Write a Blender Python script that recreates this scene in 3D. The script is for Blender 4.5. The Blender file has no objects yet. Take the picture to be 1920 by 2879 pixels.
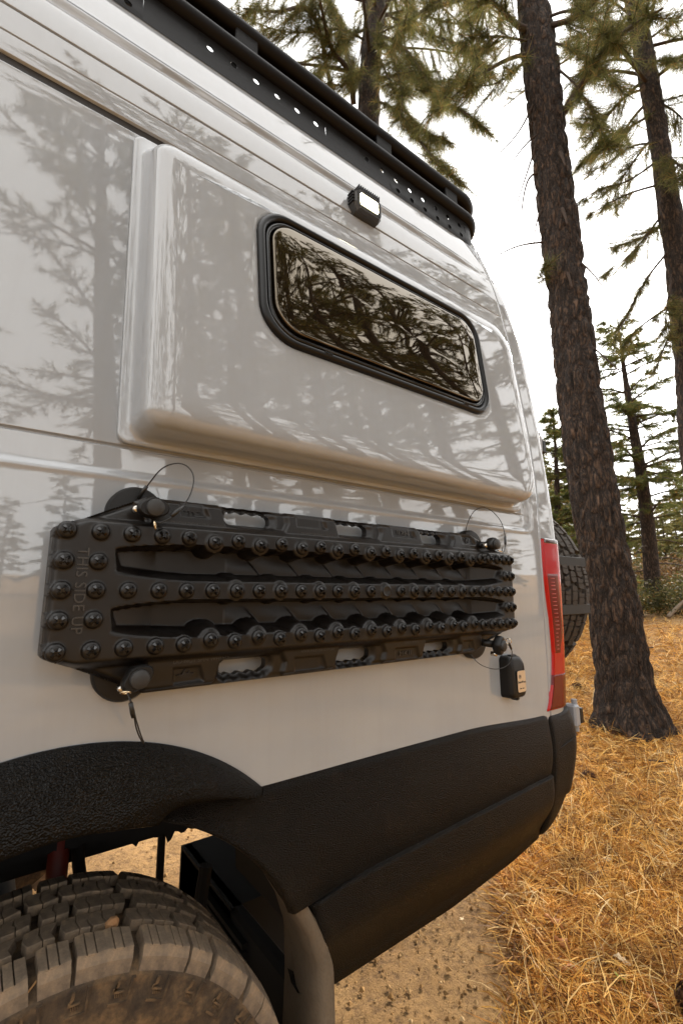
import bpy, math, random
import numpy as np
from mathutils import Vector, Matrix, noise as mnoise
rng = np.random.default_rng(7); random.seed(7)
SC = bpy.context.scene; COL = SC.collection
R = math.radians
# ------------------------------------------------------------------ camera
CAM = Vector((0.0, -0.86, 1.33)); PITCH = R(9.754); YAW = R(52.98)
fh = Vector((math.cos(YAW), math.sin(YAW), 0)); UPZ = Vector((0, 0, 1))
fw = fh*math.cos(PITCH) + UPZ*math.sin(PITCH)
cam = bpy.data.cameras.new('camera'); cam_o = bpy.data.objects.new('camera', cam); COL.objects.link(cam_o)
cam_o.location = CAM; cam_o.rotation_euler = fw.to_track_quat('-Z', 'Y').to_euler()
cam.sensor_fit = 'VERTICAL'; cam.sensor_height = 36.0; cam.lens = 16.568; cam.clip_start = 0.02; cam.clip_end = 900
cam.dof.use_dof = True; cam.dof.focus_distance = 1.15; cam.dof.aperture_fstop = 7.0
SC.camera = cam_o
# ------------------------------------------------------------------ sky and sun
SUN_AZ, SUN_EL = R(23.3), R(29.9)
SUNDIR = Vector((math.cos(SUN_AZ)*math.cos(SUN_EL), math.sin(SUN_AZ)*math.cos(SUN_EL), math.sin(SUN_EL)))
w = bpy.data.worlds.new('World'); SC.world = w; w.use_nodes = True
nt = w.node_tree; nt.nodes.clear(); N = nt.nodes.new; LK = nt.links.new
out = N('ShaderNodeOutputWorld'); bg = N('ShaderNodeBackground'); sky = N('ShaderNodeTexSky')
sky.sky_type = 'NISHITA'; sky.sun_disc = False; sky.sun_elevation = SUN_EL
sky.sun_rotation = math.pi/2 - SUN_AZ; sky.altitude = 1200; sky.air_density = 1.0; sky.dust_density = 6.0; sky.ozone_density = 1.0
hs = N('ShaderNodeHueSaturation'); hs.inputs['Saturation'].default_value = 0.22
# a veil of thin high cloud: even and nearly white over the whole dome
mx = N('ShaderNodeMix'); mx.data_type = 'RGBA'; mx.inputs[0].default_value = 0.62
mx.inputs[7].default_value = (19.6, 19.4, 19.0, 1)
LK(sky.outputs[0], hs.inputs['Color']); LK(hs.outputs[0], mx.inputs[6]); LK(mx.outputs[2], bg.inputs[0]); LK(bg.outputs[0], out.inputs[0])
bg.inputs[1].default_value = 0.12
sun = bpy.data.lights.new('sun', 'SUN'); sun.energy = 5.0; sun.angle = R(10); sun.color = (1.0, 0.88, 0.72)
sun_o = bpy.data.objects.new('sun', sun); COL.objects.link(sun_o); sun_o.location = (8, 5, 8)
sun_o.rotation_euler = (-SUNDIR).to_track_quat('-Z', 'Y').to_euler()
SC.view_settings.view_transform = 'Standard'; SC.view_settings.look = 'None'; SC.view_settings.gamma = 1.0
SC.view_settings.exposure = 0.75; SC.view_settings.use_curve_mapping = False
SC.render.engine = 'CYCLES'
SC.cycles.max_bounces = 7; SC.cycles.diffuse_bounces = 3; SC.cycles.glossy_bounces = 3; SC.cycles.transparent_max_bounces = 6
SC.cycles.caustics_reflective = False; SC.cycles.caustics_refractive = False
SC.cycles.use_denoising = True

# ------------------------------------------------------------------ helpers
def mat(name, col, rough=0.5, metal=0.0, **k):
    m = bpy.data.materials.new(name); m.use_nodes = True
    b = m.node_tree.nodes['Principled BSDF']
    b.inputs['Base Color'].default_value = (*col, 1); b.inputs['Roughness'].default_value = rough; b.inputs['Metallic'].default_value = metal
    for kk, v in k.items(): b.inputs[kk].default_value = v
    return m
def nodes(m): return m.node_tree, m.node_tree.nodes['Principled BSDF']
def tex_noise(t, scale, detail=4, rough=0.6, coord='Object', stretch=None):
    tc = t.nodes.new('ShaderNodeTexCoord'); n = t.nodes.new('ShaderNodeTexNoise')
    n.inputs['Scale'].default_value = scale; n.inputs['Detail'].default_value = detail; n.inputs['Roughness'].default_value = rough
    if stretch:
        mp = t.nodes.new('ShaderNodeMapping'); mp.inputs['Scale'].default_value = stretch
        t.links.new(tc.outputs[coord], mp.inputs[0]); t.links.new(mp.outputs[0], n.inputs['Vector'])
    else: t.links.new(tc.outputs[coord], n.inputs['Vector'])
    return n
def ramp(t, src, stops):
    r = t.nodes.new('ShaderNodeValToRGB'); e = r.color_ramp.elements
    while len(e) > 1: e.remove(e[0])
    for i, (p, c) in enumerate(stops):
        el = e[0] if i == 0 else e.new(p)
        el.position = p; el.color = (*c, 1) if len(c) == 3 else c
    t.links.new(src, r.inputs[0]); return r
def bump(m, src, strength=0.3, dist=0.002, normal_in='Normal', prev=None):
    t, b = nodes(m); bp = t.nodes.new('ShaderNodeBump'); bp.inputs['Strength'].default_value = strength; bp.inputs['Distance'].default_value = dist
    t.links.new(src, bp.inputs['Height'])
    if prev: t.links.new(prev.outputs[0], bp.inputs['Normal'])
    t.links.new(bp.outputs[0], b.inputs[normal_in]); return bp

def mesh(name, V, F, m=None, smooth=True):
    me = bpy.data.meshes.new(name); V = np.asarray(V, dtype=np.float32).reshape(-1, 3)
    if isinstance(F, np.ndarray):
        n, k = F.shape
        me.vertices.add(len(V)); me.vertices.foreach_set('co', V.ravel())
        me.loops.add(n*k); me.loops.foreach_set('vertex_index', F.astype(np.int32).ravel())
        me.polygons.add(n); me.polygons.foreach_set('loop_start', np.arange(0, n*k, k, dtype=np.int32))
        me.update(calc_edges=True); me.validate()
    else:
        me.from_pydata(V.tolist(), [], [list(map(int, f)) for f in F])
    if m: me.materials.append(m)
    me.polygons.foreach_set('use_smooth', [smooth]*len(me.polygons)); me.update()
    return me
def place(name, me, parent=None, mtx=None):
    """mtx is a world matrix; children keep world coordinates"""
    o = bpy.data.objects.new(name, me); COL.objects.link(o)
    M = mtx if mtx is not None else Matrix.Identity(4)
    if parent:
        o.parent = parent; o.matrix_parent_inverse = PINV[parent.name]
    o.matrix_basis = M; PINV[o.name] = M.inverted()
    return o
PINV = {}
def ob(name, V, F, m, parent=None, smooth=True): return place(name, mesh(name, V, F, m, smooth), parent)
def thing(name, loc, label, cat, group=None):
    o = bpy.data.objects.new(name, None); COL.objects.link(o); o.location = loc; o.empty_display_size = 0.1
    PINV[o.name] = Matrix.Translation(-Vector(loc)); tag(o, label, cat, group); return o
def tag(o, label, cat, group=None):
    o['label'] = label; o['category'] = cat
    if group: o['group'] = group
    return o
def sharp(o, ang=35):
    me = o.data if hasattr(o, 'data') else o
    me.set_sharp_from_angle(angle=R(ang)); return o

class MB:
    """collects shapes into one mesh"""
    def __init__(s): s.V = []; s.F = []; s.n = 0
    def add(s, V, F):
        s.V.append(np.asarray(V, float).reshape(-1, 3)); s.F += [[i+s.n for i in f] for f in F]; s.n += len(s.V[-1]); return s
    def box(s, lo, hi, M=None, bev=0.0):
        lo = np.array(lo, float); hi = np.array(hi, float)
        if bev <= 0:
            V = np.array([[x, y, z] for x in (lo[0], hi[0]) for y in (lo[1], hi[1]) for z in (lo[2], hi[2])])
            F = [[0,1,3,2],[4,6,7,5],[0,4,5,1],[2,3,7,6],[0,2,6,4],[1,5,7,3]]
        else:
            V = []; F = []; ix = {}
            for i, x in enumerate((lo, hi)): pass
            c = (lo+hi)/2; h = (hi-lo)/2
            for sx in (-1,1):
                for sy in (-1,1):
                    for sz in (-1,1):
                        sg = np.array([sx,sy,sz])
                        for a in range(3):
                            q = h - bev; q[a] = h[a]; ix[(sx,sy,sz,a)] = len(V); V.append(c+sg*q)
            for a in range(3):
                b, d = (a+1)%3, (a+2)%3
                for sa in (-1,1):
                    k = []
                    for sb, sd in ((-1,-1),(1,-1),(1,1),(-1,1)):
                        t = [0,0,0]; t[a]=sa; t[b]=sb; t[d]=sd; k.append(ix[(*t,a)])
                    F.append(k if sa > 0 else k[::-1])
                for sb in (-1,1):
                    for sd in (-1,1):
                        t0=[0,0,0]; t0[a]=-1; t0[b]=sb; t0[d]=sd; t1=list(t0); t1[a]=1
                        k=[ix[(*t0,b)],ix[(*t1,b)],ix[(*t1,d)],ix[(*t0,d)]]
                        F.append(k if sb*sd>0 else k[::-1])
            for sx in (-1,1):
                for sy in (-1,1):
                    for sz in (-1,1):
                        k=[ix[(sx,sy,sz,0)],ix[(sx,sy,sz,1)],ix[(sx,sy,sz,2)]]
                        F.append(k if sx*sy*sz>0 else k[::-1])
            V = np.array(V)
        if M is not None: V = xf(V, M)
        return s.add(V, F)
    def tube(s, pts, r, n=8, cap=True):
        pts = np.asarray(pts, float); m = len(pts); r = np.broadcast_to(np.asarray(r, float), (m,))
        T = np.gradient(pts, axis=0); T /= np.linalg.norm(T, axis=1)[:, None] + 1e-12
        u = np.cross(T[0], [0, 0, 1.0]); 
        if np.linalg.norm(u) < 1e-3: u = np.cross(T[0], [1.0, 0, 0])
        u /= np.linalg.norm(u); V = []
        a = np.arange(n)*2*math.pi/n
        for i in range(m):
            u = u - T[i]*(u@T[i]); u /= np.linalg.norm(u); v = np.cross(T[i], u)
            V.append(pts[i] + r[i]*(np.cos(a)[:, None]*u + np.sin(a)[:, None]*v))
        F = [[i*n+j, i*n+(j+1)%n, (i+1)*n+(j+1)%n, (i+1)*n+j] for i in range(m-1) for j in range(n)]
        if cap: F += [list(range(n))[::-1], [(m-1)*n+j for j in range(n)]]
        return s.add(np.concatenate(V), F)
    def lathe(s, prof, n=24, M=None, cap=True):
        """prof: (radius, height) pairs about local Z"""
        a = np.arange(n)*2*math.pi/n; V = []; m = len(prof)
        for r, h in prof: V.append(np.stack([r*np.cos(a), r*np.sin(a), np.full(n, h)], 1))
        V = np.concatenate(V)
        F = [[i*n+j, i*n+(j+1)%n, (i+1)*n+(j+1)%n, (i+1)*n+j] for i in range(m-1) for j in range(n)]
        if cap: F += [list(range(n))[::-1], [(m-1)*n+j for j in range(n)]]
        if M is not None: V = xf(V, M)
        return s.add(V, F)
    def rings(s, rr, close_loop=True, cap_last=False, flip=False):
        n = len(rr[0]); m = len(rr); e = n if close_loop else n-1
        F = [[i*n+j, i*n+(j+1)%n, (i+1)*n+(j+1)%n, (i+1)*n+j] for i in range(m-1) for j in range(e)]
        if cap_last: F.append([(m-1)*n+j for j in range(n)])
        if flip: F = [f[::-1] for f in F]
        return s.add(np.concatenate([np.asarray(x) for x in rr]), F)
    def prism(s, poly, lo, hi, M=None, inset=0.0):
        """poly: (x, y) outline extruded along local Z, top optionally inset"""
        p = np.asarray(poly, float); n = len(p); c = p.mean(0)
        t = p if inset == 0 else c + (p-c)*(1-inset/np.maximum(np.linalg.norm(p-c, axis=1), 1e-6))[:, None]
        V = np.concatenate([np.c_[p, np.full(n, lo)], np.c_[t, np.full(n, hi)]])
        F = [list(range(n))[::-1], [n+i for i in range(n)]] + [[i, (i+1)%n, n+(i+1)%n, n+i] for i in range(n)]
        if M is not None: V = xf(V, M)
        return s.add(V, F)
    def mesh(s, name, m, smooth=True): return mesh(name, np.concatenate(s.V), s.F, m, smooth)
    def ob(s, name, m, parent=None, smooth=True, ang=None):
        o = place(name, s.mesh(name, m, smooth), parent)
        if ang: sharp(o, ang)
        return o
def xf(V, M):
    M = np.array(M); return np.asarray(V) @ M[:3, :3].T + M[:3, 3]
def frame(o, xa, ya, za):
    return Matrix(((xa[0], ya[0], za[0], o[0]), (xa[1], ya[1], za[1], o[1]), (xa[2], ya[2], za[2], o[2]), (0, 0, 0, 1)))
OUTW = lambda o: frame(o, (1,0,0), (0,0,1), (0,-1,0))      # local x along van, y up, z out of the van's side
def sstep(a, b, x): t = np.clip((x-a)/(b-a), 0, 1); return t*t*(3-2*t)
def chaikin(P, k):
    P = np.asarray(P, float)
    for _ in range(k):
        Q = np.empty((2*len(P)-2, P.shape[1])); Q[0::2] = .75*P[:-1]+.25*P[1:]; Q[1::2] = .25*P[:-1]+.75*P[1:]
        P = np.concatenate([P[:1], Q, P[-1:]])
    return P
def smooth_path(P, n):
    P = np.asarray(P, float); Q = chaikin(P, 4); d = np.r_[0, np.cumsum(np.linalg.norm(np.diff(Q, axis=0), axis=1))]
    t = np.linspace(0, d[-1], n); return np.stack([np.interp(t, d, Q[:, i]) for i in range(Q.shape[1])], 1)
def rrect(x0, x1, z0, z1, r, n=10):
    """rounded rectangle outline; r = one radius or (bl, br, tr, tl); counter-clockwise in (x, z)"""
    if not hasattr(r, '__len__'): r = (r,)*4
    P = []
    for (cx, cz, a0, rr) in ((x0+r[0], z0+r[0], 180, r[0]), (x1-r[1], z0+r[1], 270, r[1]), (x1-r[2], z1-r[2], 0, r[2]), (x0+r[3], z1-r[3], 90, r[3])):
        for k in range(n+1):
            a = R(a0+90*k/n); P.append((cx+rr*math.cos(a), cz+rr*math.sin(a)))
    # straight runs get extra points so that lofted sides shade evenly
    P = np.array(P); Q = []
    for i in range(4):
        blk = P[i*(n+1):(i+1)*(n+1)]; nxt = P[((i+1)%4)*(n+1)]
        Q += list(blk) + [blk[-1] + (nxt-blk[-1])*k/9 for k in range(1, 9)]
    return np.array(Q)
def text_mesh(name, s, size, m, depth=0.0008, space=1.0):
    c = bpy.data.curves.new(name, 'FONT'); c.body = s; c.size = size; c.extrude = depth; c.align_x = 'CENTER'; c.align_y = 'CENTER'; c.space_character = space; c.resolution_u = 3
    o = bpy.data.objects.new(name, c); COL.objects.link(o); dg = bpy.context.evaluated_depsgraph_get()
    me = bpy.data.meshes.new_from_object(o.evaluated_get(dg)); bpy.data.objects.remove(o); bpy.data.curves.remove(c)
    me.name = name; me.materials.clear(); me.materials.append(m); return me
# ------------------------------------------------------------------ materials
def make_paint():
    m = mat('van_paint', (0.40, 0.395, 0.385), 0.42, 0.0); t, b = nodes(m)
    b.inputs['Coat Weight'].default_value = 1.0; b.inputs['Coat Roughness'].default_value = 0.012; b.inputs['Coat IOR'].default_value = 1.75
    b.inputs['Specular IOR Level'].default_value = 0.0
    n = tex_noise(t, 260, 2); bp = bump(m, n.outputs[0], 0.012, 0.0006, 'Coat Normal')
    n2 = tex_noise(t, 3.0, 5); r = ramp(t, n2.outputs[0], [(0.35, (0.325, 0.344, 0.363)), (0.7, (0.355, 0.377, 0.400))]); t.links.new(r.outputs[0], b.inputs['Base Color'])
    st = tex_noise(t, 1.0, 5, .65, stretch=(34, 34, 1.6)); rs = ramp(t, st.outputs[0], [(.45, (1, 1, 1)), (.75, (.90, .875, .84))])
    ds = tex_noise(t, 420, 3, .8); rd = ramp(t, ds.outputs[0], [(.66, (1, 1, 1)), (.74, (.86, .83, .78))])
    m1 = t.nodes.new('ShaderNodeMix'); m1.data_type = 'RGBA'; m1.blend_type = 'MULTIPLY'; m1.inputs[0].default_value = .30; m2 = t.nodes.new('ShaderNodeMix'); m2.data_type = 'RGBA'; m2.blend_type = 'MULTIPLY'; m2.inputs[0].default_value = .4
    t.links.new(r.outputs[0], m1.inputs[6]); t.links.new(rs.outputs[0], m1.inputs[7]); t.links.new(m1.outputs[2], m2.inputs[6]); t.links.new(rd.outputs[0], m2.inputs[7]); t.links.new(m2.outputs[2], b.inputs['Base Color'])
    n3 = tex_noise(t, 7.0, 6, 0.7); r3 = ramp(t, n3.outputs[0], [(0.5, (0.0,)*3), (0.85, (0.015,)*3)]); t.links.new(r3.outputs[0], b.inputs['Coat Roughness'])
    return m
M_PAINT = make_paint()
def make_liner(name, base, scale, strength, rough):
    m = mat(name, base, rough, 0, **{'Specular IOR Level': .17}); t, b = nodes(m)
    n = tex_noise(t, scale, 0, 0.5); bump(m, n.outputs[0], strength, 0.004)
    du = tex_noise(t, 11, 8, .75)
    d = tex_noise(t, 5, 6, 0.7); r = ramp(t, d.outputs[0], [(0.4, base), (0.8, (base[0]*1.6+.003, base[1]*1.5+.002, base[2]*1.4))])
    rr_ = ramp(t, du.outputs[0], [(.56, (0, 0, 0)), (.78, (.5, .5, .5))]); mq = t.nodes.new('ShaderNodeMix'); mq.data_type = 'RGBA'; mq.inputs[7].default_value = (.036, .023, .012, 1)
    t.links.new(rr_.outputs[0], mq.inputs[0]); t.links.new(r.outputs[0], mq.inputs[6]); t.links.new(mq.outputs[2], b.inputs['Base Color'])
    return m
M_LINER = make_liner('bedliner_coating', (0.0028, 0.0018, 0.0011), 560, 0.9, 0.36)
M_FLARE = make_liner('coarse_textured_plastic', (0.0022, 0.0017, 0.0014), 430, 1.0, 0.24)
M_BLACK = mat('black_plastic', (0.0050, 0.0042, 0.0038), 0.45, 0, **{'Specular IOR Level': .35})
M_DARK = mat('underbody_black', (0.005, 0.0042, 0.0036), 0.85)
M_RUBBER = mat('rubber_seal', (0.006, 0.0055, 0.005), 0.36, 0, **{'Specular IOR Level': .3})
M_FRAMEG = mat('gloss_black_frame', (0.008, 0.008, 0.008), 0.08)
M_PANE = mat('tinted_acrylic', (0.010, 0.007, 0.004), 0.015, 0.0, **{'IOR': 2.15, 'Specular Tint': (1.0, 0.84, 0.62, 1)})
M_RACK = mat('powder_coat', (0.0045, 0.0036, 0.0032), 0.45, 0, **{'Specular IOR Level': .16})
bump(M_RACK, tex_noise(M_RACK.node_tree, 900, 2).outputs[0], 0.25, 0.001)
M_STEEL = mat('bright_steel', (0.62, 0.58, 0.52), 0.16, 1.0)
M_ALU = mat('brushed_aluminium', (0.72, 0.66, 0.58), 0.36, 0.9)
M_GREYPLASTIC = mat('grey_plastic', (0.30, 0.31, 0.33), 0.4)
M_SLOT = mat('door_rail_brown_black', (0.020, 0.015, 0.011), 0.5)
M_INK = mat('black_print', (0.02, 0.018, 0.016), 0.6)

# ------------------------------------------------------------------ van body
WID = 2.0
PROF = chaikin([(0,.5),(0,1.46),(.006,1.60),(.055,2.0),(.105,2.4),(.12,2.5),(.14,2.57),(.163,2.655),(.183,2.72),(.207,2.785),(.245,2.835),(.33,2.868),(.6,2.892),(1.0,2.90)], 4)
def bY(z): return np.interp(z, PROF[:, 1], PROF[:, 0])
XR_T = np.array([(.5,1.60),(.96,1.605),(1.13,1.625),(1.35,1.637),(1.54,1.640),(1.74,1.652),(1.98,1.661),(2.24,1.657),(2.44,1.630),(2.56,1.605),(2.65,1.57),(2.72,1.535),(2.785,1.48),(2.835,1.40),(2.868,1.28),(2.892,1.05),(2.90,.85)])
def sm_interp(z, T, s=.05):
    z = np.asarray(z, float); return sum(np.interp(z+d, T[:, 0], T[:, 1]) for d in np.linspace(-s, s, 9))/9
SEAM_T = np.array([(.5,1.47),(1.3,1.478),(1.52,1.487),(1.7,1.515),(1.9,1.53),(2.28,1.522),(2.38,1.507),(2.55,1.487),(2.7,1.46),(2.9,1.40)])
ARCH = (0.121, 0.573, 0.440)

def groove(z, zc, wd, dep):  return dep*np.clip(1-np.abs((z-zc)/(wd*.5))**3, 0, 1)
def side_detail(X, z):
    """inward displacement of the near side (pressed panels, grooves, shut lines)"""
    d = np.zeros_like(X)
    d += np.where(X < .45, 1, 0)*.016*sstep(2.3085, 2.3105, z)*(1-sstep(2.3305, 2.3325, z))
    d += groove(z, 2.382, .005, .004)*(1-sstep(1.47, 1.50, X)) + .004*sstep(2.374, 2.384, z)*0
    d += groove(z, 2.452, .008, .007)*(1-sstep(1.36, 1.41, X))
    d += -.006*np.exp(-((z-2.572)/.012)**2)*(1-sstep(1.2, 1.5, X)) + .004*np.exp(-((z-2.552)/.010)**2)*(1-sstep(1.2, 1.5, X))
    d += groove(z, 1.5855, .0065, .006)*(1-sstep(1.392, 1.405, X))
    # recessed panel above the waist crease
    qx, qz = X-(1.437-.04), (1.531+.04)-z
    sd = np.where((qx > 0) & (qz > 0), np.hypot(np.maximum(qx, 0), np.maximum(qz, 0))-.04, np.maximum(qx, qz)-.04)
    k = 1-sstep(-.012, .002, sd)
    top = 1-sstep(2.28, 2.36, z)
    d += .0065*k*top - .0022*np.exp(-((sd-.004)/.005)**2)*top
    # crease line across the flank under the light band
    d += -.0012*np.exp(-((z-1.262)/.01)**2)
    return d
def body_rows():
    zz = list(np.linspace(.925, 2.50, 54))
    for c in (1.5855, 2.382, 2.452): zz += list(np.linspace(c-.006, c+.006, 17))
    zz += list(np.linspace(2.306, 2.335, 24)) + list(np.linspace(1.515, 1.56, 24)) + list(np.linspace(2.53, 2.60, 16)) + list(np.linspace(2.5, 2.70, 14))
    zz = np.unique(np.round(sorted(z for z in zz if z <= 2.70), 4)); keep = [zz[0]]
    for z in zz[1:]:
        if z-keep[-1] > .0006: keep.append(z)
    rows = [(float(bY(z)), z) for z in keep]
    top = PROF[PROF[:, 1] > 2.703]
    rows += [tuple(p) for p in top[::3]] + [tuple(top[-1])]
    return rows
van = thing('camper_van', (0, 0, 0), 'light grey camper van with black lower cladding and roof rack, parked on dry grass', 'van')
def build_body():
    rows = body_rows(); rings = []
    for (Yi, z) in rows:
        xr = float(sm_interp(z, XR_T, .03)) if z < 2.86 else float(np.interp(z, XR_T[:, 0], XR_T[:, 1]))
        r = float(np.interp(z, [.6, 2.3, 2.55, 2.72, 2.83, 2.90], [.07, .07, .10, .15, .2, .2])); r = min(r, max(.002, (WID-2*Yi)/2-.001))
        sx = float(np.interp(z, SEAM_T[:, 0], SEAM_T[:, 1]))
        xf0 = -3.4 + .5*max(0, z-1.2)*.35 + (Yi*.5)
        near = np.r_[np.linspace(xf0+.25, -.35, 14), np.linspace(-.34, sx-.02, 150), sx+np.array([-.012,-.006,-.0036,-.0022,-.0010,.0010,.0022,.0036,.006,.012]), np.linspace(sx+.02, xr-r, 6)]
        y = np.full(len(near), Yi)
        if z < 2.72: y = y + side_detail(near, np.full(len(near), z))
        y = y + .007*np.clip(1-np.abs((near-sx)/.0030)**2, 0, 1)*(1 if .9 < z < 2.72 else 0)
        a = np.linspace(-math.pi/2, 0, 12)[1:]
        c1 = np.stack([xr-r+r*np.cos(a), Yi+r+r*np.sin(a)], 1)
        rear = np.stack([np.full(10, xr), np.linspace(Yi+r, WID-Yi-r, 12)[1:-1]], 1)
        c2 = np.c_[c1[::-1, 0], WID-c1[::-1, 1]]
        far = np.stack([np.linspace(xr-r, xf0+.25, 60), np.full(60, WID-Yi)], 1)
        rf = min(.25, max(.002, (WID-2*Yi)/2-.001)); b = np.linspace(math.pi/2, math.pi, 7)[1:]
        c3 = np.stack([xf0+.25+.25*np.cos(b), WID-Yi-rf+rf*np.sin(b)], 1); c4 = np.c_[c3[::-1, 0], WID-c3[::-1, 1]][:-1]
        P = np.concatenate([np.c_[near, y], c1, rear, c2, far, c3, c4])
        rings.append(np.c_[P, np.full(len(P), z)])
    n = len(rings[0]); m = len(rings); V = np.concatenate(rings)
    I = np.arange(m-1)[:, None]*n + np.arange(n)[None]; J = np.arange(m-1)[:, None]*n + (np.arange(n)[None]+1) % n
    F = np.stack([I, J, J+n, I+n], -1).reshape(-1, 4)
    C = V[F].mean(1)
    cut = (np.hypot(C[:, 0]-ARCH[0], C[:, 2]-ARCH[1]) < ARCH[2]+.012) & ((C[:, 1] < .2) | (C[:, 1] > WID-.2))
    cut |= (np.hypot(C[:, 0]+3.1, C[:, 2]-ARCH[1]) < ARCH[2]) & (C[:, 1] < .2) & (C[:, 0] > -3.2) & False
    o = ob('body', V, F[~cut], M_PAINT, van); return o
body = build_body()
# dark rail running in the sliding door's slot
b_ = MB().box((-3.0, bY(2.32)+.010, 2.3095), (.42, bY(2.32)+.030, 2.3315)); b_.ob('door_rail', M_SLOT, body, smooth=False)

# underbody: floor pan with the wheel wells left open, inner well walls, rails, axle, spring, shock
f_ = MB()
f_.box((-3.2, .06, .80), (-.42, WID-.06, .86)).box((.66, .06, .80), (1.50, WID-.06, .86)).box((-.42, .45, .82), (.66, WID-.45, .88))
f_.ob('floor_pan', M_DARK, van, smooth=False)
for s, y0 in ((0, .44), (1, WID-.44)):
    a = np.linspace(0, math.pi, 21); lin = MB()
    ya, yb = (.015, y0) if s == 0 else (WID-.015, y0)
    rr = [np.c_[.125+.50*np.cos(a), np.full(21, yy), .60+.475*np.sin(a)] for yy in (ya, yb)]
    lin.rings(rr, close_loop=False)
    # inner wall of the well, its lower edge torn and toothed
    xs = np.linspace(-.37, .62, 120); zt = .60+.475*np.sqrt(np.clip(1-((xs-.125)/.50)**2, 0, 1)); zb = .755 + .012*np.sin(xs*9) - .012*(xs > .3)
    tooth = np.zeros_like(xs)
    for tx, tw, td in ((.36,.008,.022),(.44,.010,.026),(.30,.006,.008),(.40,.005,.008),(.475,.006,.010),(.22,.005,.006)): tooth += td*np.clip(1-np.abs(xs-tx)/tw, 0, 1)
    zb = zb - tooth + .003*np.sin(xs*210)
    V = np.concatenate([np.c_[xs, np.full(120, y0), np.minimum(zb, zt)], np.c_[xs, np.full(120, y0), zt]])
    lin.add(V, [[i, i+1, 121+i, 120+i] for i in range(119)])
    lin.ob('wheel_liner', M_DARK, van)
u_ = MB().box((-3.2, .52, .70), (1.45, .62, .79)).box((-3.2, 1.38, .70), (1.45, 1.48, .79)).ob('chassis_rail', M_DARK, van, smooth=False)
MB().tube([(.13, .3, .41), (.13, 1.7, .41)], .055, 12).ob('axle', M_DARK, van)
MB().tube([(.475, .6, .40), (.472, .6, .86)], .011, 8).ob('brake_line_rod', M_DARK, van)
MB().tube([(.20, .46, .50), (.20, .46, .80)], .022, 12).ob('shock_absorber', mat('red_shock', (.13, .014, .007), .5), van)
MB().tube([(.27, .5, .60), (.25, .5, .70), (.235, .5, .82)], .014, 8).ob('air_hose', M_DARK, van)
# ribbed black bracket and splash panel behind the wheel
q_ = MB().box((.62, .03, .20), (.66, .85, .50), bev=.01).box((.60, .045, .63), (1.44, .10, .90))
for k in range(7): q_.box((.605, .35, .34+.02*k), (.622, .62, .352+.02*k))
q_.tube([(.545, .5, .45), (.565, .5, .60)], .018, 8); q_.box((.62, .45, .30), (1.2, .85, .50))
q_.ob('splash_panel', M_DARK, van, smooth=False)

# ------------------------------------------------------------------ lower cladding
def clad_top(X): return .976 - .018*sstep(1.05, 1.45, X) - .002*sstep(.9, .4, X)
def clad_led(X): return np.interp(X, [.5, .565, .648, .789, .96, 1.42], [.735, .740, .752, .759, .766, .784])
def clad_bot(X): return np.interp(X, [.5, .69, 1.03, 1.3, 1.45], [.535, .535, .545, .570, .595])
def build_cladding():
    ts = np.r_[np.linspace(0, .46, 14), np.linspace(.47, .53, 13), np.linspace(.55, .93, 16), np.linspace(.94, 1, 7)]
    cols = 110; G = np.zeros((len(ts), cols, 3))
    for i, t in enumerate(ts):
        s = np.linspace(0, 1, cols)**1.15
        # bottom (t=0) to ledge (t=.5) to top edge (t=1)
        X = .5+.95*s
        for _ in range(3):
            z = np.where(t < .5, clad_bot(X)+(clad_led(X)-clad_bot(X))*t*2, clad_led(X)+(clad_top(X)-clad_led(X))*(t*2-1))
            dz = z[0]-.552; xl = .125+math.sqrt(max(.0, .4365**2-dz*dz)) if z[0] > .742 else float(np.interp(z[0], [.5, .614, .68, .742], [.600, .600, .585, .5665]))
            X = xl+(1.4475-xl)*s
        y = np.where(t < .5, -.010+.062*sstep(.40, 0, np.full(cols, t))**1.3, -.008-.012*np.sin(np.pi*np.clip((t*2-1), 0, 1)**.8))
        y = y - .007*(1-sstep(.487, .508, t))                      # the lower half stands proud: a ledge that catches light
        y = y + .010*sstep(.965, 1.0, t)                          # top edge rolls in to the paint
        y = y - (.018*np.exp(-((X-X[0])/.035))*(1 if z[0] > .742 else .15)) + .02*np.exp(-((X-X[0])/.004))
        y = y + .006*np.exp(-((1.4475-X)/.006))
        G[i] = np.c_[X, y, z]
    # returned lip along the bottom edge
    lip = []
    for (dy, dz) in ((.075, .012), (.060, -.006), (.035, -.010), (.015, -.004)):
        L = G[0].copy(); L[:, 1] += dy-.012; L[:, 2] += dz; lip.append(L)
    G = np.concatenate([np.array(lip[:1]), np.array(lip[1:3]), G])
    m, n = G.shape[:2]; I = np.arange(m-1)[:, None]*n+np.arange(n-1)[None]
    F = np.stack([I, I+1, I+n+1, I+n], -1).reshape(-1, 4)
    o = ob('lower_cladding', G, F, M_LINER, van); return o
build_cladding()
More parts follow.
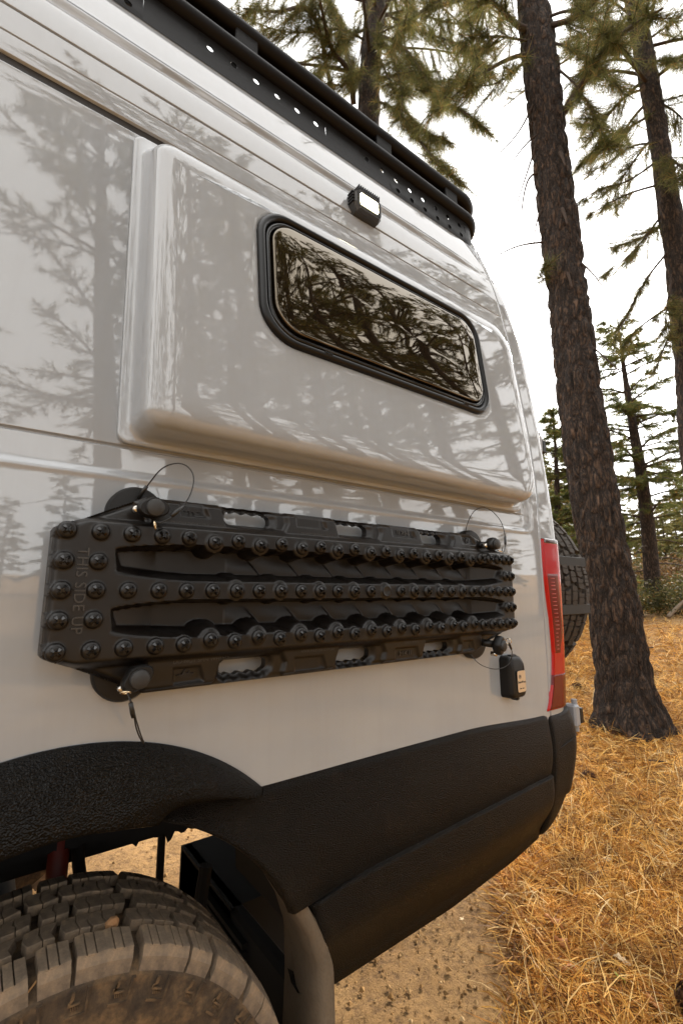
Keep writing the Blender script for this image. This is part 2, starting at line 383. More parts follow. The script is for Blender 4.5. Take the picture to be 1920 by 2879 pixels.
def build_bumper():
    # black bumper corner wrapping round to the back, rising under the tail
    T = np.array([(.610,.110,1.48),(.590,.075,1.50),(.588,.056,1.515),(.598,.043,1.545),(.620,.030,1.575),(.655,.016,1.60),(.70,.002,1.622),(.745,-.006,1.636),(.79,-.012,1.645),(.84,-.016,1.655),(.90,-.014,1.655),(.935,-.008,1.648),(.948,-.002,1.640),(.953,.010,1.628)])
    T = chaikin(T, 2); rows = []
    for z, y, xr in T:
        r = min(.085, xr-1.4535-.004); a = np.linspace(-math.pi/2, 0, 14)
        x0 = 1.4535
        near = np.linspace(x0, max(xr-r, x0+.002), 12); yn = y+.010*np.exp(-(near-x0)/.005)
        P = np.concatenate([np.c_[near, yn], np.c_[near[-1]+r*np.cos(a), y+r+r*np.sin(a)][1:], np.c_[np.full(8, near[-1]+r), np.linspace(y+r, WID-.3, 9)[1:]]])
        zz = np.full(len(P), z) + np.where(z > .94, .012*sstep(1.5, 1.66, P[:, 0]), 0) + np.where(z < .7, .03*sstep(1.46, 1.62, P[:, 0]), 0)
        rows.append(np.c_[P, zz])
    mb = MB(); mb.rings(rows, close_loop=False)
    o = mb.ob('rear_bumper', M_LINER, van)
    # its thin split line
    P = np.array([(1.457, -.0125, .846), (1.53, -.0150, .862), (1.58, -.0152, .870), (1.62, -.004, .874), (1.645, .03, .877)])
    MB().tube(smooth_path(P, 20)+np.array([0, -.0012, 0]), .0012, 5).ob('split_line', M_DARK, o)
build_bumper()

# ------------------------------------------------------------------ fender flare over the rear wheel
def build_flare():
    rows = []; nt_ = 14; na = 120
    for i, t in enumerate(np.linspace(0, 1, nt_)):
        e = 46+24*sstep(.05, 1.0, t); a = np.radians(np.linspace(e, 180-e, na))
        c = np.array([.128, .615])*(1-t)+np.array([.1205, .573])*t; rr = .486*(1-t)+.427*t
        h = -.001-.058*math.sin(min(1, t*1.05)*math.pi/2)**.75
        hh = h*(np.clip((np.degrees(a)-e)/10, 0, 1)**.5*np.clip((180-e-np.degrees(a))/10, 0, 1)**.5*.45+.55)
        hh[0] = hh[-1] = .012
        a[0] = a[1]-.0005; a[-1] = a[-2]+.0005
        rows.append(np.c_[c[0]+rr*np.cos(a), hh-.003, c[1]+rr*np.sin(a)])
    for (dr, dy) in ((-.006, .004), (-.010, .014), (-.010, .05)):
        L = rows[nt_-1].copy(); d = L-np.array([.1205, 0, .573]); d[:, 1] = 0; d /= np.linalg.norm(d, axis=1)[:, None]
        L = L+d*dr; L[:, 1] = np.minimum(L[:, 1]+dy, .02); rows.append(L)
    first = rows[0].copy(); first[:, 1] = .012
    MB().rings([first]+rows, close_loop=False, flip=True).ob('fender_flare', M_FLARE, van)
build_flare()

# ------------------------------------------------------------------ window pod (flare) and window
_p0, _p1 = float(bY(1.59)), float(bY(2.30))
def pY(z): q = (np.asarray(z)-1.59)/.71; return _p0+(_p1-_p0)*q-.010*q*(1-q)
def ring(rect, rad, h, n=10):
    P = rrect(*rect, rad, n); return np.c_[P[:, 0], pY(P[:, 1])-h, P[:, 1]]
def inset(rc, d): return (rc[0]+d, rc[1]-d, rc[2]+d, rc[3]-d)
def radin(r, d): return tuple(max(.004, q-d) for q in r)
FL = (.163, 1.397, 1.590, 2.300); FR = (.020, .040, .09, .02)
B0 = (.181, 1.381, 1.603, 2.272); B1 = (.185, 1.377, 1.607, 2.238); BR = (.035, .085, .10, .035)
RR = [ring(FL, FR, -.004), ring(FL, FR, .004), ring(inset(FL, .002), radin(FR, .002), .0055), ring(inset(FL, .006), radin(FR, .004), .006)]
RR += [ring(inset(B0, -.006), BR, .0065), ring(inset(B0, -.002), BR, .010), ring(B0, BR, .018)]
for q in (.35, .7): RR.append(ring(tuple(B0[i]+(B1[i]-B0[i])*q for i in range(4)), BR, .018+.044*q))
for d, h in ((0, .062), (.0022, .070), (.006, .0775), (.0115, .0835), (.0185, .0880), (.027, .0910), (.037, .0928), (.05, .0938), (.065, .094)): RR.append(ring(inset(B1, d), radin(BR, d*.45), h))
WO = (.400, 1.160, 1.843, 2.181); WR = (.085, .075, .075, .075)
last = RR[-1]; wr = ring(inset(WO, -.006), WR, .094)
for q in np.linspace(0, 1, 17)[1:]:
    L = last*(1-q)+wr*q; L[:, 1] = pY(L[:, 2])-.094; RR.append(L)
RR += [ring(inset(WO, -.001), WR, .0925), ring(inset(WO, .004), WR, .082), ring(inset(WO, .010), WR, .04)]
MB().rings(RR).ob('window_pod', M_PAINT, van)
G1 = [(0, .088), (-.001, .097), (.002, .1035), (.007, .106), (.012, .1045), (.0155, .099), (.017, .090)]
win = MB().rings([ring(inset(WO, d), radin(WR, d*.6), h) for d, h in G1]).ob('window', M_RUBBER, van)
G2 = [(.0165, .090), (.018, .0985), (.022, .1010), (.0265, .1000), (.029, .094), (.0305, .084)]
MB().rings([ring(inset(WO, d), radin(WR, d*.6), h) for d, h in G2]).ob('frame', M_FRAMEG, win)
G3 = [(.031, .080), (.0310, .1000), (.0313, .1035), (.0322, .1052), (.0338, .1060), (.037, .1064), (.055, .1080), (.09, .1096), (.12, .110)]
pr = [ring(inset(WO, d), radin(WR, d*.55), h) for d, h in G3]
cen = pr[-1].mean(0)
for q in (.3, .6, .9):
    L = pr[8]*(1-q)+cen*q; L[:, 1] = pY(L[:, 2])-.110-.001*q; pr.append(L)
MB().rings(pr, cap_last=True).ob('pane', M_PANE, win)
for x, z in ((.562, 1.853), (1.035, 1.853)):
    MB().box((x-.010, pY(z)-.1075, z-.003), (x+.010, pY(z)-.103, z+.004), bev=.001).ob('vent_clip', M_FRAMEG, win, smooth=False)
# ------------------------------------------------------------------ roof rack
def build_rack():
    YP = .190; XE = 1.40; rc = .11
    def path(x0, y, r, zc, n=14, yend=1.0):
        a = np.linspace(-math.pi/2, 0, n)
        P = [(x0, y, zc)]+[(x, y, zc) for x in np.linspace(x0, XE+.02, 16)[1:]]+[(XE+.02+r*math.cos(q), y+r+r*math.sin(q), zc) for q in a[1:]]
        P += [(XE+.02+r, yy, zc) for yy in np.linspace(y+r, yend, 8)[1:]]
        return np.array(P)
    # fairing plate with real holes, a strip of cells along the side
    mb = MB(); pitch = .0345; seg = 16
    cells_x = np.arange(-3.0, XE, pitch*2)
    def cell(x0, x1, z0, z1, hole):
        yb = lambda z: YP-.010*sstep(2.80, 2.72, z)
        if not hole:
            V = np.array([[x0,yb(z0),z0],[x1,yb(z0),z0],[x1,yb(z1),z1],[x0,yb(z1),z1]]); mb.add(V, [[0,1,2,3]]); return
        cx, cz, r = (x0+x1)/2, (z0+z1)/2, hole; P = []; Q = []
        for k in range(seg):
            a = 2*math.pi*k/seg+math.pi/4; c, s = math.cos(a), math.sin(a); m_ = max(abs(c), abs(s))
            P.append((cx+c/m_*(x1-x0)/2, YP, cz+s/m_*(z1-z0)/2)); Q.append((cx+r*c, YP, cz+r*s))
        P = np.array(P); Q = np.array(Q); P[:, 1] = yb(P[:, 2]); Q[:, 1] = yb(Q[:, 2]); Q2 = Q+np.array([0, .004, 0])
        F = [[k, (k+1)%seg, seg+(k+1)%seg, seg+k] for k in range(seg)]+[[seg+k, seg+(k+1)%seg, 2*seg+(k+1)%seg, 2*seg+k] for k in range(seg)]
        mb.add(np.concatenate([P, Q, Q2]), F)
    n = 0
    for x in cells_x:
        x1 = x+pitch*2
        blocked = (.72 < x+.03 < .86) or (x < .30 and not (.0 < x < .12))
        cell(x, x1, 2.760, 2.810, 0 if blocked else .0100); cell(x, x1, 2.715, 2.760, .0095 if x > .98 or (.0 < x < .12) else 0)
        cell(x, x1, 2.810, 2.822, 0)
    # end piece of the plate, bent round the corner
    xe = cells_x[-1]+pitch*2; a = np.linspace(-math.pi/2, 0, 12); rows = []
    for z in (2.715, 2.740, 2.76, 2.81, 2.822):
        rows.append(np.array([(xe+rc*math.cos(q), YP-.010*float(sstep(2.80, 2.72, z))+rc+rc*math.sin(q), z) for q in a]+[(xe+rc, .9, z)]))
    mb.rings(rows, close_loop=False)
    plate = mb.ob('roof_rack', M_RACK, van, smooth=False)
    t1 = path(-3.0, YP+.004, rc, 2.843); t2 = path(-3.0, YP+.014, rc, 2.936)
    MB().tube(t1, .025, 16).ob('rail', M_RACK, plate); MB().tube(t2, .027, 16).ob('rail', M_RACK, plate)
    MB().tube(t1-np.array([0, 0, .068])+np.array([0, .012, 0]), .0075, 8).ob('rail', M_RACK, plate)
    # inner fairing between the rails keeps the sky out, with open bays at the brackets
    for x in (-2.3, -1.55, -.8, -.1, .45, .98, 1.34):
        MB().box((x-.035, YP-.004, 2.846), (x+.035, YP+.014, 2.932), bev=.003).ob('bracket', M_RACK, plate, smooth=False)
    for x in (-2.3, -1.55, -.8, -.1, .45, .98, 1.40):
        MB().box((x-.03, YP+.02, 2.90), (x+.03, 1.8, 2.93), bev=.006).ob('crossbar', M_RACK, plate, smooth=False)
    MB().box((-3.0, YP+.026, 2.860), (1.44, YP+.034, 2.925)).ob('wind_panel', M_RACK, plate, smooth=False)
    for x in (-1.2, .28, .80, 1.30):
        MB().box((x-.02, YP+.03, 2.70), (x+.02, YP+.055, 2.87), bev=.003).ob('foot', M_RACK, plate, smooth=False)
build_rack()

# ------------------------------------------------------------------ scene light on the body side
def build_light():
    zc, xc = 2.487, .815; y0 = float(bY(zc)); tilt = R(9)
    za = Vector((0, -math.cos(.12), math.sin(.12)*.3)).normalized(); xa = Vector((1, 0, 0)); ya = za.cross(xa); ya.normalize()
    M = frame((xc, y0, zc), xa, ya, za) @ Matrix.Scale(.80, 4)
    h = MB()
    poly = [(-.066,-.018),(-.050,-.048),(.058,-.048),(.070,-.028),(.070,.032),(.056,.050),(-.044,.050),(-.066,.028)]
    h.prism(poly, -.005, .030, M, 0); h.prism([(x*.96, y*.94) for x, y in poly], .030, .044, M, .006)
    lo = h.ob('scene_light', mat('lamp_housing', (.055, .053, .05), .42, .3), van, smooth=False)
    for k in range(11):
        x = -.046+k*.0097
        MB().box((x, .038, .012), (x+.0042, .060, .046), M, .0008).ob('cooling_fin', M_BLACK, lo, smooth=False)
    for k in range(4): MB().box((-.072, -.016+k*.013, .006), (-.056, -.011+k*.013, .036), M).ob('side_fin', M_BLACK, lo, smooth=False)
    MB().prism([(-.052,-.034),(.056,-.034),(.056,.030),(-.052,.030)], .0435, .0455, M).ob('bezel', M_BLACK, lo, smooth=False)
    lens = mat('lit_lens', (1, 1, 1), .3); b = lens.node_tree.nodes['Principled BSDF']
    b.inputs['Emission Color'].default_value = (1, .90, .58, 1); b.inputs['Emission Strength'].default_value = 10
    MB().prism([(-.038,-.026),(.040,-.026),(.044,-.020),(.044,.018),(.040,.023),(-.038,.023),(-.042,.018),(-.042,-.020)], .0455, .0475, M).ob('lens', lens, lo, smooth=False)
build_light()

# ------------------------------------------------------------------ tail light, hinges, power inlet
def plan(z, s):
    """body plan curve near the rear corner: s<0 along the side, s>0 round the corner (metres)"""
    xr = float(sm_interp(z, XR_T, .03)); r = .07; y = float(bY(z)); x0 = xr-r
    if s < 0: return np.array([x0+s, y, z]), np.array([0, -1., 0])
    a = -math.pi/2+min(s/r, math.pi/2); e = max(0, s-r*math.pi/2)
    return np.array([x0+r*math.cos(a), y+r+r*math.sin(a)+e, z]), np.array([math.cos(a), math.sin(a), 0])
M_RED = mat('red_lens', (.40, .004, .003), .12, 0, **{'Coat Weight': .22, 'Specular IOR Level': .25, 'Coat Roughness': .02, 'Subsurface Weight': .15, 'Subsurface Radius': (.03, .004, .003)})
M_REDD = mat('dark_red_lens', (.12, .003, .002), .2, 0, **{'Coat Weight': .3, 'Specular IOR Level': .2, 'Coat Roughness': .02})
M_ORG = mat('amber_lens_edge', (.10, .016, .006), .08, 0, **{'Coat Weight': 1.0})
M_REDB = mat('reflector_red', (.40, .012, .008), .35)
TL = np.array([(.962,1.449),(.985,1.464),(1.043,1.487),(1.09,1.497),(1.136,1.503),(1.19,1.503),(1.247,1.500),(1.31,1.493),(1.375,1.489),(1.45,1.489),(1.515,1.4915)])
def tl_x(z): return np.interp(z, TL[:, 0], TL[:, 1])
def patch(name, z0, z1, f0, f1, off, m, parent, nz=40, ns=26, edge=.006):
    """patch on the lamp surface; f in 0..1 from its front edge round to the back"""
    G = np.zeros((nz, ns, 3))
    for i, z in enumerate(np.linspace(z0, z1, nz)):
        xr = float(sm_interp(z, XR_T, .03)); s0 = tl_x(z)-(xr-.07); s1 = .135
        g0 = f0(z) if callable(f0) else f0; g1 = f1(z) if callable(f1) else f1
        for j, q in enumerate(np.linspace(g0, g1, ns)):
            P, n = plan(z, s0+(s1-s0)*q)
            e = min((q-g0)*(s1-s0)/edge, (g1-q)*(s1-s0)/edge, (z-z0)/edge, (z1-z)/edge, 1); G[i, j] = P+n*(off*(math.sqrt(max(0, 1-(1-e)**2)))-.0015)
    return MB().rings(list(G), close_loop=False).ob(name, m, parent)
tl = patch('tail_light', .962, 1.515, 0.0, 1.0, .009, M_RED, van, 90, 40)
patch('smoked_cap', 1.492, 1.516, 0.0, 1.0, .0095, mat('smoked_brown', (.06,.018,.010), .08, 0, **{'Coat Weight':1.0}), tl, 8)
patch('lower_lens', .963, 1.075, lambda z: 0.0, lambda z: .80-.35*sstep(1.02,1.075,z), .0096, M_REDD, tl, 20)
patch('reflector_recess', 1.13, 1.40, .05, lambda z: .40-.14*sstep(1.22,1.13,z), .0096, M_REDD, tl, 40)
patch('edge_strip', .99, 1.49, .80, 1.0, .0099, M_ORG, tl, 40, 8)
for k in range(19):
    z = 1.145+k*.0128; big = k in (15, 16)
    patch('reflector_bar', z, z+(.010 if big else .0062), .10, .30 if z > 1.2 else .22, .0102, M_REDB, tl, 4, 6, .002)
def hinge(z, xoff, yoff):
    x = float(sm_interp(z, XR_T, .03))
    m = MB().box((x-.005+xoff, yoff, z-.036), (x+.030+xoff, yoff+.045, z+.036), bev=.006).tube([(x+.03+xoff, yoff+.02, z-.055), (x+.03+xoff, yoff+.02, z+.05)], .010, 10)
    o = m.ob('door_hinge', M_GREYPLASTIC, van, smooth=False); MB().box((x+.036+xoff, yoff+.004, z-.03), (x+.058+xoff, yoff+.046, z+.022), bev=.003).ob('hinge_cover', M_BLACK, o, smooth=False)
hinge(1.90, -.002, .075); hinge(.912, .068, .022)

def build_inlet():
    x0, x1, z0, z1 = 1.220, 1.290, 1.034, 1.150; mb = MB()
    prof = [(0, .0), (0, .022), (.0015, .033), (.005, .039), (.011, .041)]
    rr = []
    for d, h in prof:
        P = rrect(x0+d, x1-d, z0+d, z1-d, (.013, .013, .018, .013), 6); P = np.array(P); f = 1-.15*sstep(z1-.035, z1, P[:, 1]); rr.append(np.c_[P[:, 0], -h*f, P[:, 1]])
    mb.rings(rr, cap_last=True); mb.box((x0+.022, -.026, z1-.010), (x1-.020, -.012, z1+.003), bev=.002); mb.box((x0+.028, -.034, z0-.006), (x1-.028, -.010, z0+.006), bev=.003)
    o = mb.ob('power_inlet', M_BLACK, van, ang=40)
    P = rrect(x0+.022, x1-.009, z0+.018, z1-.040, .006, 5); M = OUTW((0, -.0415, 0))
    MB().prism(P, 0, .0018, M).ob('name_plate', M_ALU, o, smooth=False)
    c = Vector(((x0+.022+x1-.009)/2, -.0436, 0))
    def txt(s, size, z, nm='lettering', dx=0): place(nm, text_mesh(nm, s, size, M_INK, .0002), o, OUTW((c.x+dx, -.0436, z)))
    zc = (z0+.018+z1-.040)/2
    txt('S', .0095, zc-.002, dx=-.0165); txt('MART', .0066, zc-.0028, dx=-.0075); txt('P', .0095, zc-.002, dx=.0035); txt('LUG', .0066, zc-.0028, dx=.0125)
    MB().box((c.x-.011, -.0440, z0+.0265), (c.x-.003, -.0436, z0+.0290)).ob('small_print', M_INK, o, smooth=False); MB().box((c.x+.001, -.0440, z0+.0265), (c.x+.009, -.0436, z0+.0290)).ob('small_print', M_INK, o, smooth=False)
    mb = MB(); a = np.linspace(0, 2*math.pi, 21)
    mb.tube(np.c_[c.x-.008+.0052*np.cos(a), np.full(21, -.0437), zc+.013+.0052*np.sin(a)], .0004, 4, False)
    mb.prism([(-.0005,.0035),(.002,.0035),(.0006,.0007),(.0025,.0007),(-.0014,-.0042),(-.0004,-.0008),(-.0024,-.0008)], 0, .0003, OUTW((c.x-.008, -.0437, zc+.013)))
    mb.ob('emblem', M_INK, o, smooth=False)
build_inlet()

# ------------------------------------------------------------------ tyres
def make_tyre_mat():
    m = mat('dusty_tyre', (.035, .03, .025), .85); t, b = nodes(m)
    n = tex_noise(t, 26, 7, .7); r = ramp(t, n.outputs[0], [(.30, (.075, .056, .040)), (.50, (.175, .128, .086)), (.72, (.34, .230, .135))]); t.links.new(r.outputs[0], b.inputs['Base Color'])
    n2 = tex_noise(t, 320, 4); bump(m, n2.outputs[0], .35, .002); return m
M_TYRE = make_tyre_mat()
def make_mud():
    m = mat('muddy_sidewall', (.1, .07, .04), .9); t, b = nodes(m)
    n = tex_noise(t, 19, 8, .72); r = ramp(t, n.outputs[0], [(.34, (.016, .011, .008)), (.52, (.070, .044, .023)), (.70, (.20, .120, .055))]); t.links.new(r.outputs[0], b.inputs['Base Color'])
    n2 = tex_noise(t, 140, 5); bump(m, n2.outputs[0], .5, .003); return m
M_MUD = make_mud()
M_CLEAN = mat('spare_rubber', (.040, .032, .025), .8); bump(M_CLEAN, tex_noise(M_CLEAN.node_tree, 200, 4).outputs[0], .3, .002)
TR = .394   # groove floor radius; blocks stand 15 mm above it
TWD = .125  # half width of the tread
# block outlines (a along the circumference, b across), metres; pitch 46 mm
P46 = .0465
SHO = [[(-.0190,-.020),(-.0060,-.021),(-.0055,.019),(-.0185,.0165)], [(-.0045,-.021),(.0065,-.021),(.0070,.0205),(-.0040,.019)], [(.0080,-.021),(.0190,-.019),(.0195,.0175),(.0085,.0205)]]
MIDB = [[(-.0220,-.018),(-.0015,-.0205),(.0010,-.004),(-.0020,.016),(-.0150,.019),(-.0120,.004)], [(.0000,-.0205),(.0185,-.017),(.0225,.001),(.0175,.0185),(-.0005,.0162),(.0024,-.004)]]
CENB = [[(-.0205,-.016),(-.0010,-.018),(.0014,-.004),(-.0016,.006),(.0000,.0175),(-.0165,.0155),(-.0195,.004)], [(.0004,-.018),(.0160,-.0155),(.0205,-.003),(.0175,.0165),(.0014,.0175),(-.0002,.006),(.0028,-.004)]]
def block_mesh(name, parts, m, h=.015, shoulder=False, flip=1):
    mb = MB()
    for p in parts:
        P = np.array(p)*np.array([1.07, 1.04]); P[:, 1] *= flip
        if flip < 0: P = P[::-1]
        mb.prism(P, -.003, h-.0012); mb.prism(P, h-.0012, h, None, .0010)
    if shoulder:   # wraps over the shoulder towards the sidewall
        s = flip; x0, x1 = -.0198, .0208
        V = np.array([[x0,-.021*s,h-.001],[x1,-.0205*s,h-.001],[x1,-.030*s,h-.010],[x0,-.0305*s,h-.010],[x1-.002,-.0385*s,-.022],[x0+.001,-.0385*s,-.022],[x0,-.0205*s,-.02],[x1,-.0205*s,-.02]])
        F = [[0,1,2,3],[3,2,4,5],[0,3,5,6],[1,7,4,2],[5,4,7,6]]; mb.add(V, F if s < 0 else [f[::-1] for f in F])
    me = mb.mesh(name, m, False); return me
def wheel(name, parent, M, m_tread, m_wall, lo, hi, rim=True, pieces=True):
    """M: local z = outward axis, local x,y in the wheel's plane; angles lo..hi get single tread blocks"""
    prof = [(.215,-.095),(.235,-.118),(.29,-.137),(.335,-.140),(.365,-.1335),(.374,-.130),(.380,-.124),(TR-.004,-.110),(TR,-.08),(TR,.08),(TR-.004,.110),(.380,.124),(.374,.130),(.3725,.1345),(.365,.1335),(.352,.138),(.335,.1405),(.29,.137),(.235,.118),(.215,.095)]
    c = MB(); c.lathe(prof, 96, M, cap=False); o = c.ob(name, m_wall, parent)
    rows = [(-.1005, SHO, -1, 0, True), (-.054, MIDB, -1, .5, False), (-.002, CENB, 1, .2, False), (.050, MIDB, 1, .7, False), (.0995, SHO, 1, .45, True)]
    # local block frame: x circumference, y axis (b), z radial. b positive must point to the tyre centre for shoulders
    n = 54; rest = MB(); cnt = 0
    for bi, (bc, parts, fl, ph, sh) in enumerate(rows):
        me = block_mesh('tread_block', parts, m_tread, .015, sh, -fl if sh else fl)
        Vm = np.array([v.co[:] for v in me.vertices]); Fm = [list(p.vertices) for p in me.polygons]
        for k in range(n):
            a = (k+ph+.12*math.sin(k*2.4))/n*2*math.pi; ca, sa = math.cos(a), math.sin(a)
            Rk = TR-(.003 if sh else 0); L = Matrix(((-sa, 0, ca, Rk*ca), (ca, 0, sa, Rk*sa), (0, 1, 0, bc), (0, 0, 0, 1)))
            if sh: L = L @ Matrix.Rotation(R(11 if bc < 0 else -11), 4, 'X')
            # handedness: x=(−sa,ca,0), y=(0,0,1), z=(ca,sa,0)
            A = M @ L
            if pieces and lo <= math.degrees(a) % 360 <= hi: place('tread_block', me, o, A); cnt += 1
            else: rest.add(xf(Vm, A), Fm)
    ro = rest.ob('tread', m_tread, o, smooth=False); ro['kind'] = 'stuff'
    if rim:
        rp = [(.0,.03),(.09,.035),(.10,.02),(.19,.012),(.205,.06),(.222,.100),(.228,.104),(.222,.108),(.212,.06),(.205,-.09)]
        MB().lathe(rp, 48, M, cap=False).ob('rim', mat('rim_black', (.02,.02,.02), .35, .4), o)
    return o
def lug(o, M, lo, hi, m):
    """raised L-shaped side biters on the sidewall"""
    mb = MB()
    mb.prism([(-.0195,-.004),(-.0165,-.004),(-.0165,-.034),(.012,-.034),(.012,-.031),(-.0135,-.031),(-.0135,-.002),(-.0195,-.002)], -.002, .0048)
    mb.prism([(.002,-.004),(.0055,-.004),(.0055,-.0175),(-.0065,-.0175),(-.0065,-.020),(.009,-.020),(.009,-.0155),(.002,-.012)], -.002, .0042)
    for k in range(5): mb.prism([(-.007+k*.0028,-.0215),(-.0058+k*.0028,-.0215),(-.0066+k*.0028,-.0255),(-.0078+k*.0028,-.0255)], -.002, .0022)
    me = mb.mesh('sidewall_lug', m, False); n = 38
    for k in range(n):
        a = k/n*2*math.pi
        if lo <= math.degrees(a) % 360 <= hi:
            ca, sa = math.cos(a), math.sin(a); place('sidewall_lug', me, o, M @ Matrix(((-sa, -ca*-1, 0, .374*ca), (ca, sa, 0, .374*sa), (0, 0, 1, .1388), (0, 0, 0, 1))) @ Matrix.Diagonal((1.0, 1.0, .5, 1)))
# outward axis is -Y; local x = world X, local y = world Z  (x cross y = -Y)
MW = frame((.134, .112, .411), (1,0,0), (0,0,1), (0,-1,0))
rw = wheel('rear_wheel', van, MW, M_TYRE, M_MUD, 8, 150)
lug(rw, MW, 20, 140, M_MUD)
MW2 = frame((.134, WID-.112, .411), (-1,0,0), (0,0,1), (0,1,0)); wheel('rear_wheel', van, MW2, M_TYRE, M_MUD, 0, 0, False, False)
# spare on the back door, axle along the van
MS = frame((1.835, .480, 1.352), (0,1,0), (0,0,1), (1,0,0))
sp = wheel('spare_wheel', van, MS, M_CLEAN, M_CLEAN, 105, 262)
for zz in (1.452, 1.268):
    yy = .480-math.sqrt(.413**2-(zz-1.352)**2)
    MB().box((1.715, yy+.001, zz-.019), (1.952, yy+.008, zz+.019), bev=.002).ob('strap', mat('strap_webbing', (.012,.012,.012), .6), sp, smooth=False)
MB().box((1.63, .40, 1.25), (1.72, .56, 1.45), bev=.01).tube([(1.70, .2, 1.0), (1.80, .25, .98), (1.90, .24, 1.02), (1.93,.20,1.04)], .012, 8).ob('spare_carrier', M_RACK, van)

# ------------------------------------------------------------------ mud flap behind the wheel
def build_flap():
    # a strip that follows the arch down, with a wide front face going inboard
    zs = np.linspace(.742, .30, 30); rows = []
    xe = np.interp(zs, [.3,.45,.523,.614,.68,.742], [.585,.592,.594,.590,.566,.527])
    for w_, y in ((.02, .16), (.004, .05), (.0, .02), (.002, .002), (.006, -.012), (.027, -.014), (.032, -.010), (.034, .012), (.034, .06)):
        rows.append(np.c_[xe+w_, np.full(30, y)+.012*np.sin(zs*9) if y > .2 else np.full(30, y), zs])
    MB().rings(rows, close_loop=False, flip=True).ob('mud_flap', make_liner('dusty_rubber', (.125, .098, .070), 160, .25, .75), van)
build_flap()
# ------------------------------------------------------------------ traction board
BZ = 1.334
STX = [.0915,.136,.1805,.2265,.271,.3155,.3595,.4035,.448,.493,.537,.580,.6245,.669,.7135,.7575,.801,.845,.888,.931,.973,1.014,1.054,1.092,1.1285,1.161,1.1855]
def stud_list():
    S = []
    for k, x in enumerate(STX):
        alt = (k >= 5 and k <= 21)
        S.append((x, .087 if not alt else (.082 if k % 2 else .0875), 'o' if alt and k % 2 else ''))
        S.append((x, 0.0, 'c' if alt and k % 2 == 0 else ''))
        S.append((x, -.086 if not alt else (-.081 if k % 2 else -.0865), 'o' if alt and k % 2 else ''))
        if k in (0, 1, 25, 26):
            S.append((x, .0425, '')); S.append((x, -.0425, ''))
    return S
STUDS = stud_list()
def poly_sdf(X, W, poly):
    d = np.full(X.shape, 1e9); s = np.ones(X.shape); n = len(poly); j = n-1
    for i in range(n):
        ex, ey = poly[j][0]-poly[i][0], poly[j][1]-poly[i][1]; wx, wy = X-poly[i][0], W-poly[i][1]
        t = np.clip((wx*ex+wy*ey)/(ex*ex+ey*ey), 0, 1); bx, by = wx-ex*t, wy-ey*t; d = np.minimum(d, bx*bx+by*by)
        c1, c2, c3 = W >= poly[i][1], W < poly[j][1], ex*wy > ey*wx
        s = np.where((c1 & c2 & c3) | (~c1 & ~c2 & ~c3), -s, s); j = i
    return s*np.sqrt(d)
OUTL = [(.075,-.093),(.075,.090),(.205,.154),(1.05,.154),(1.205,.104),(1.205,-.101),(1.04,-.158),(.22,-.160)]
HOLES = [(.346,.440,.121,.147,1),(.601,.690,.121,.147,1),(.857,.940,.119,.144,1),(.348,.440,-.146,-.121,-1),(.602,.694,-.147,-.120,-1),(.858,.952,-.146,-.124,-1)]
def hole_sdf(X, W, h):
    x0, x1, w0, w1, sg = h; cx, cw, hx, hw = (x0+x1)/2, (w0+w1)/2, (x1-x0)/2, (w1-w0)/2; r = hw*.92
    wave = .0022*np.sin((X-x0)/(x1-x0)*math.pi*8)*np.clip((hx-np.abs(X-cx))/.008, 0, 1)
    Wd = W-cw; top = np.where(Wd*sg > 0, Wd-sg*wave, Wd)
    qx, qw = np.abs(X-cx)-hx+r, np.abs(top)-hw+r
    return np.minimum(np.maximum(qx, qw), 0)+np.hypot(np.maximum(qx, 0), np.maximum(qw, 0))-r
TRI = [[(.100,.107),(.186,.143),(.206,.137),(.212,.107)], [(.105,-.111),(.19,-.148),(.215,-.142),(.220,-.111)], [(1.172,.106),(1.095,.138),(1.068,.140),(1.062,.106)], [(1.172,-.110),(1.10,-.140),(1.070,-.146),(1.064,-.112)]]
PADS = [(.258,.303,.126,.150),(.491,.560,.126,.151),(.752,.822,.126,.151),(1.003,1.052,.124,.147),(.262,.308,-.152,-.124),(.492,.560,-.153,-.126),(.756,.826,-.153,-.126),(.990,1.030,-.150,-.124)]
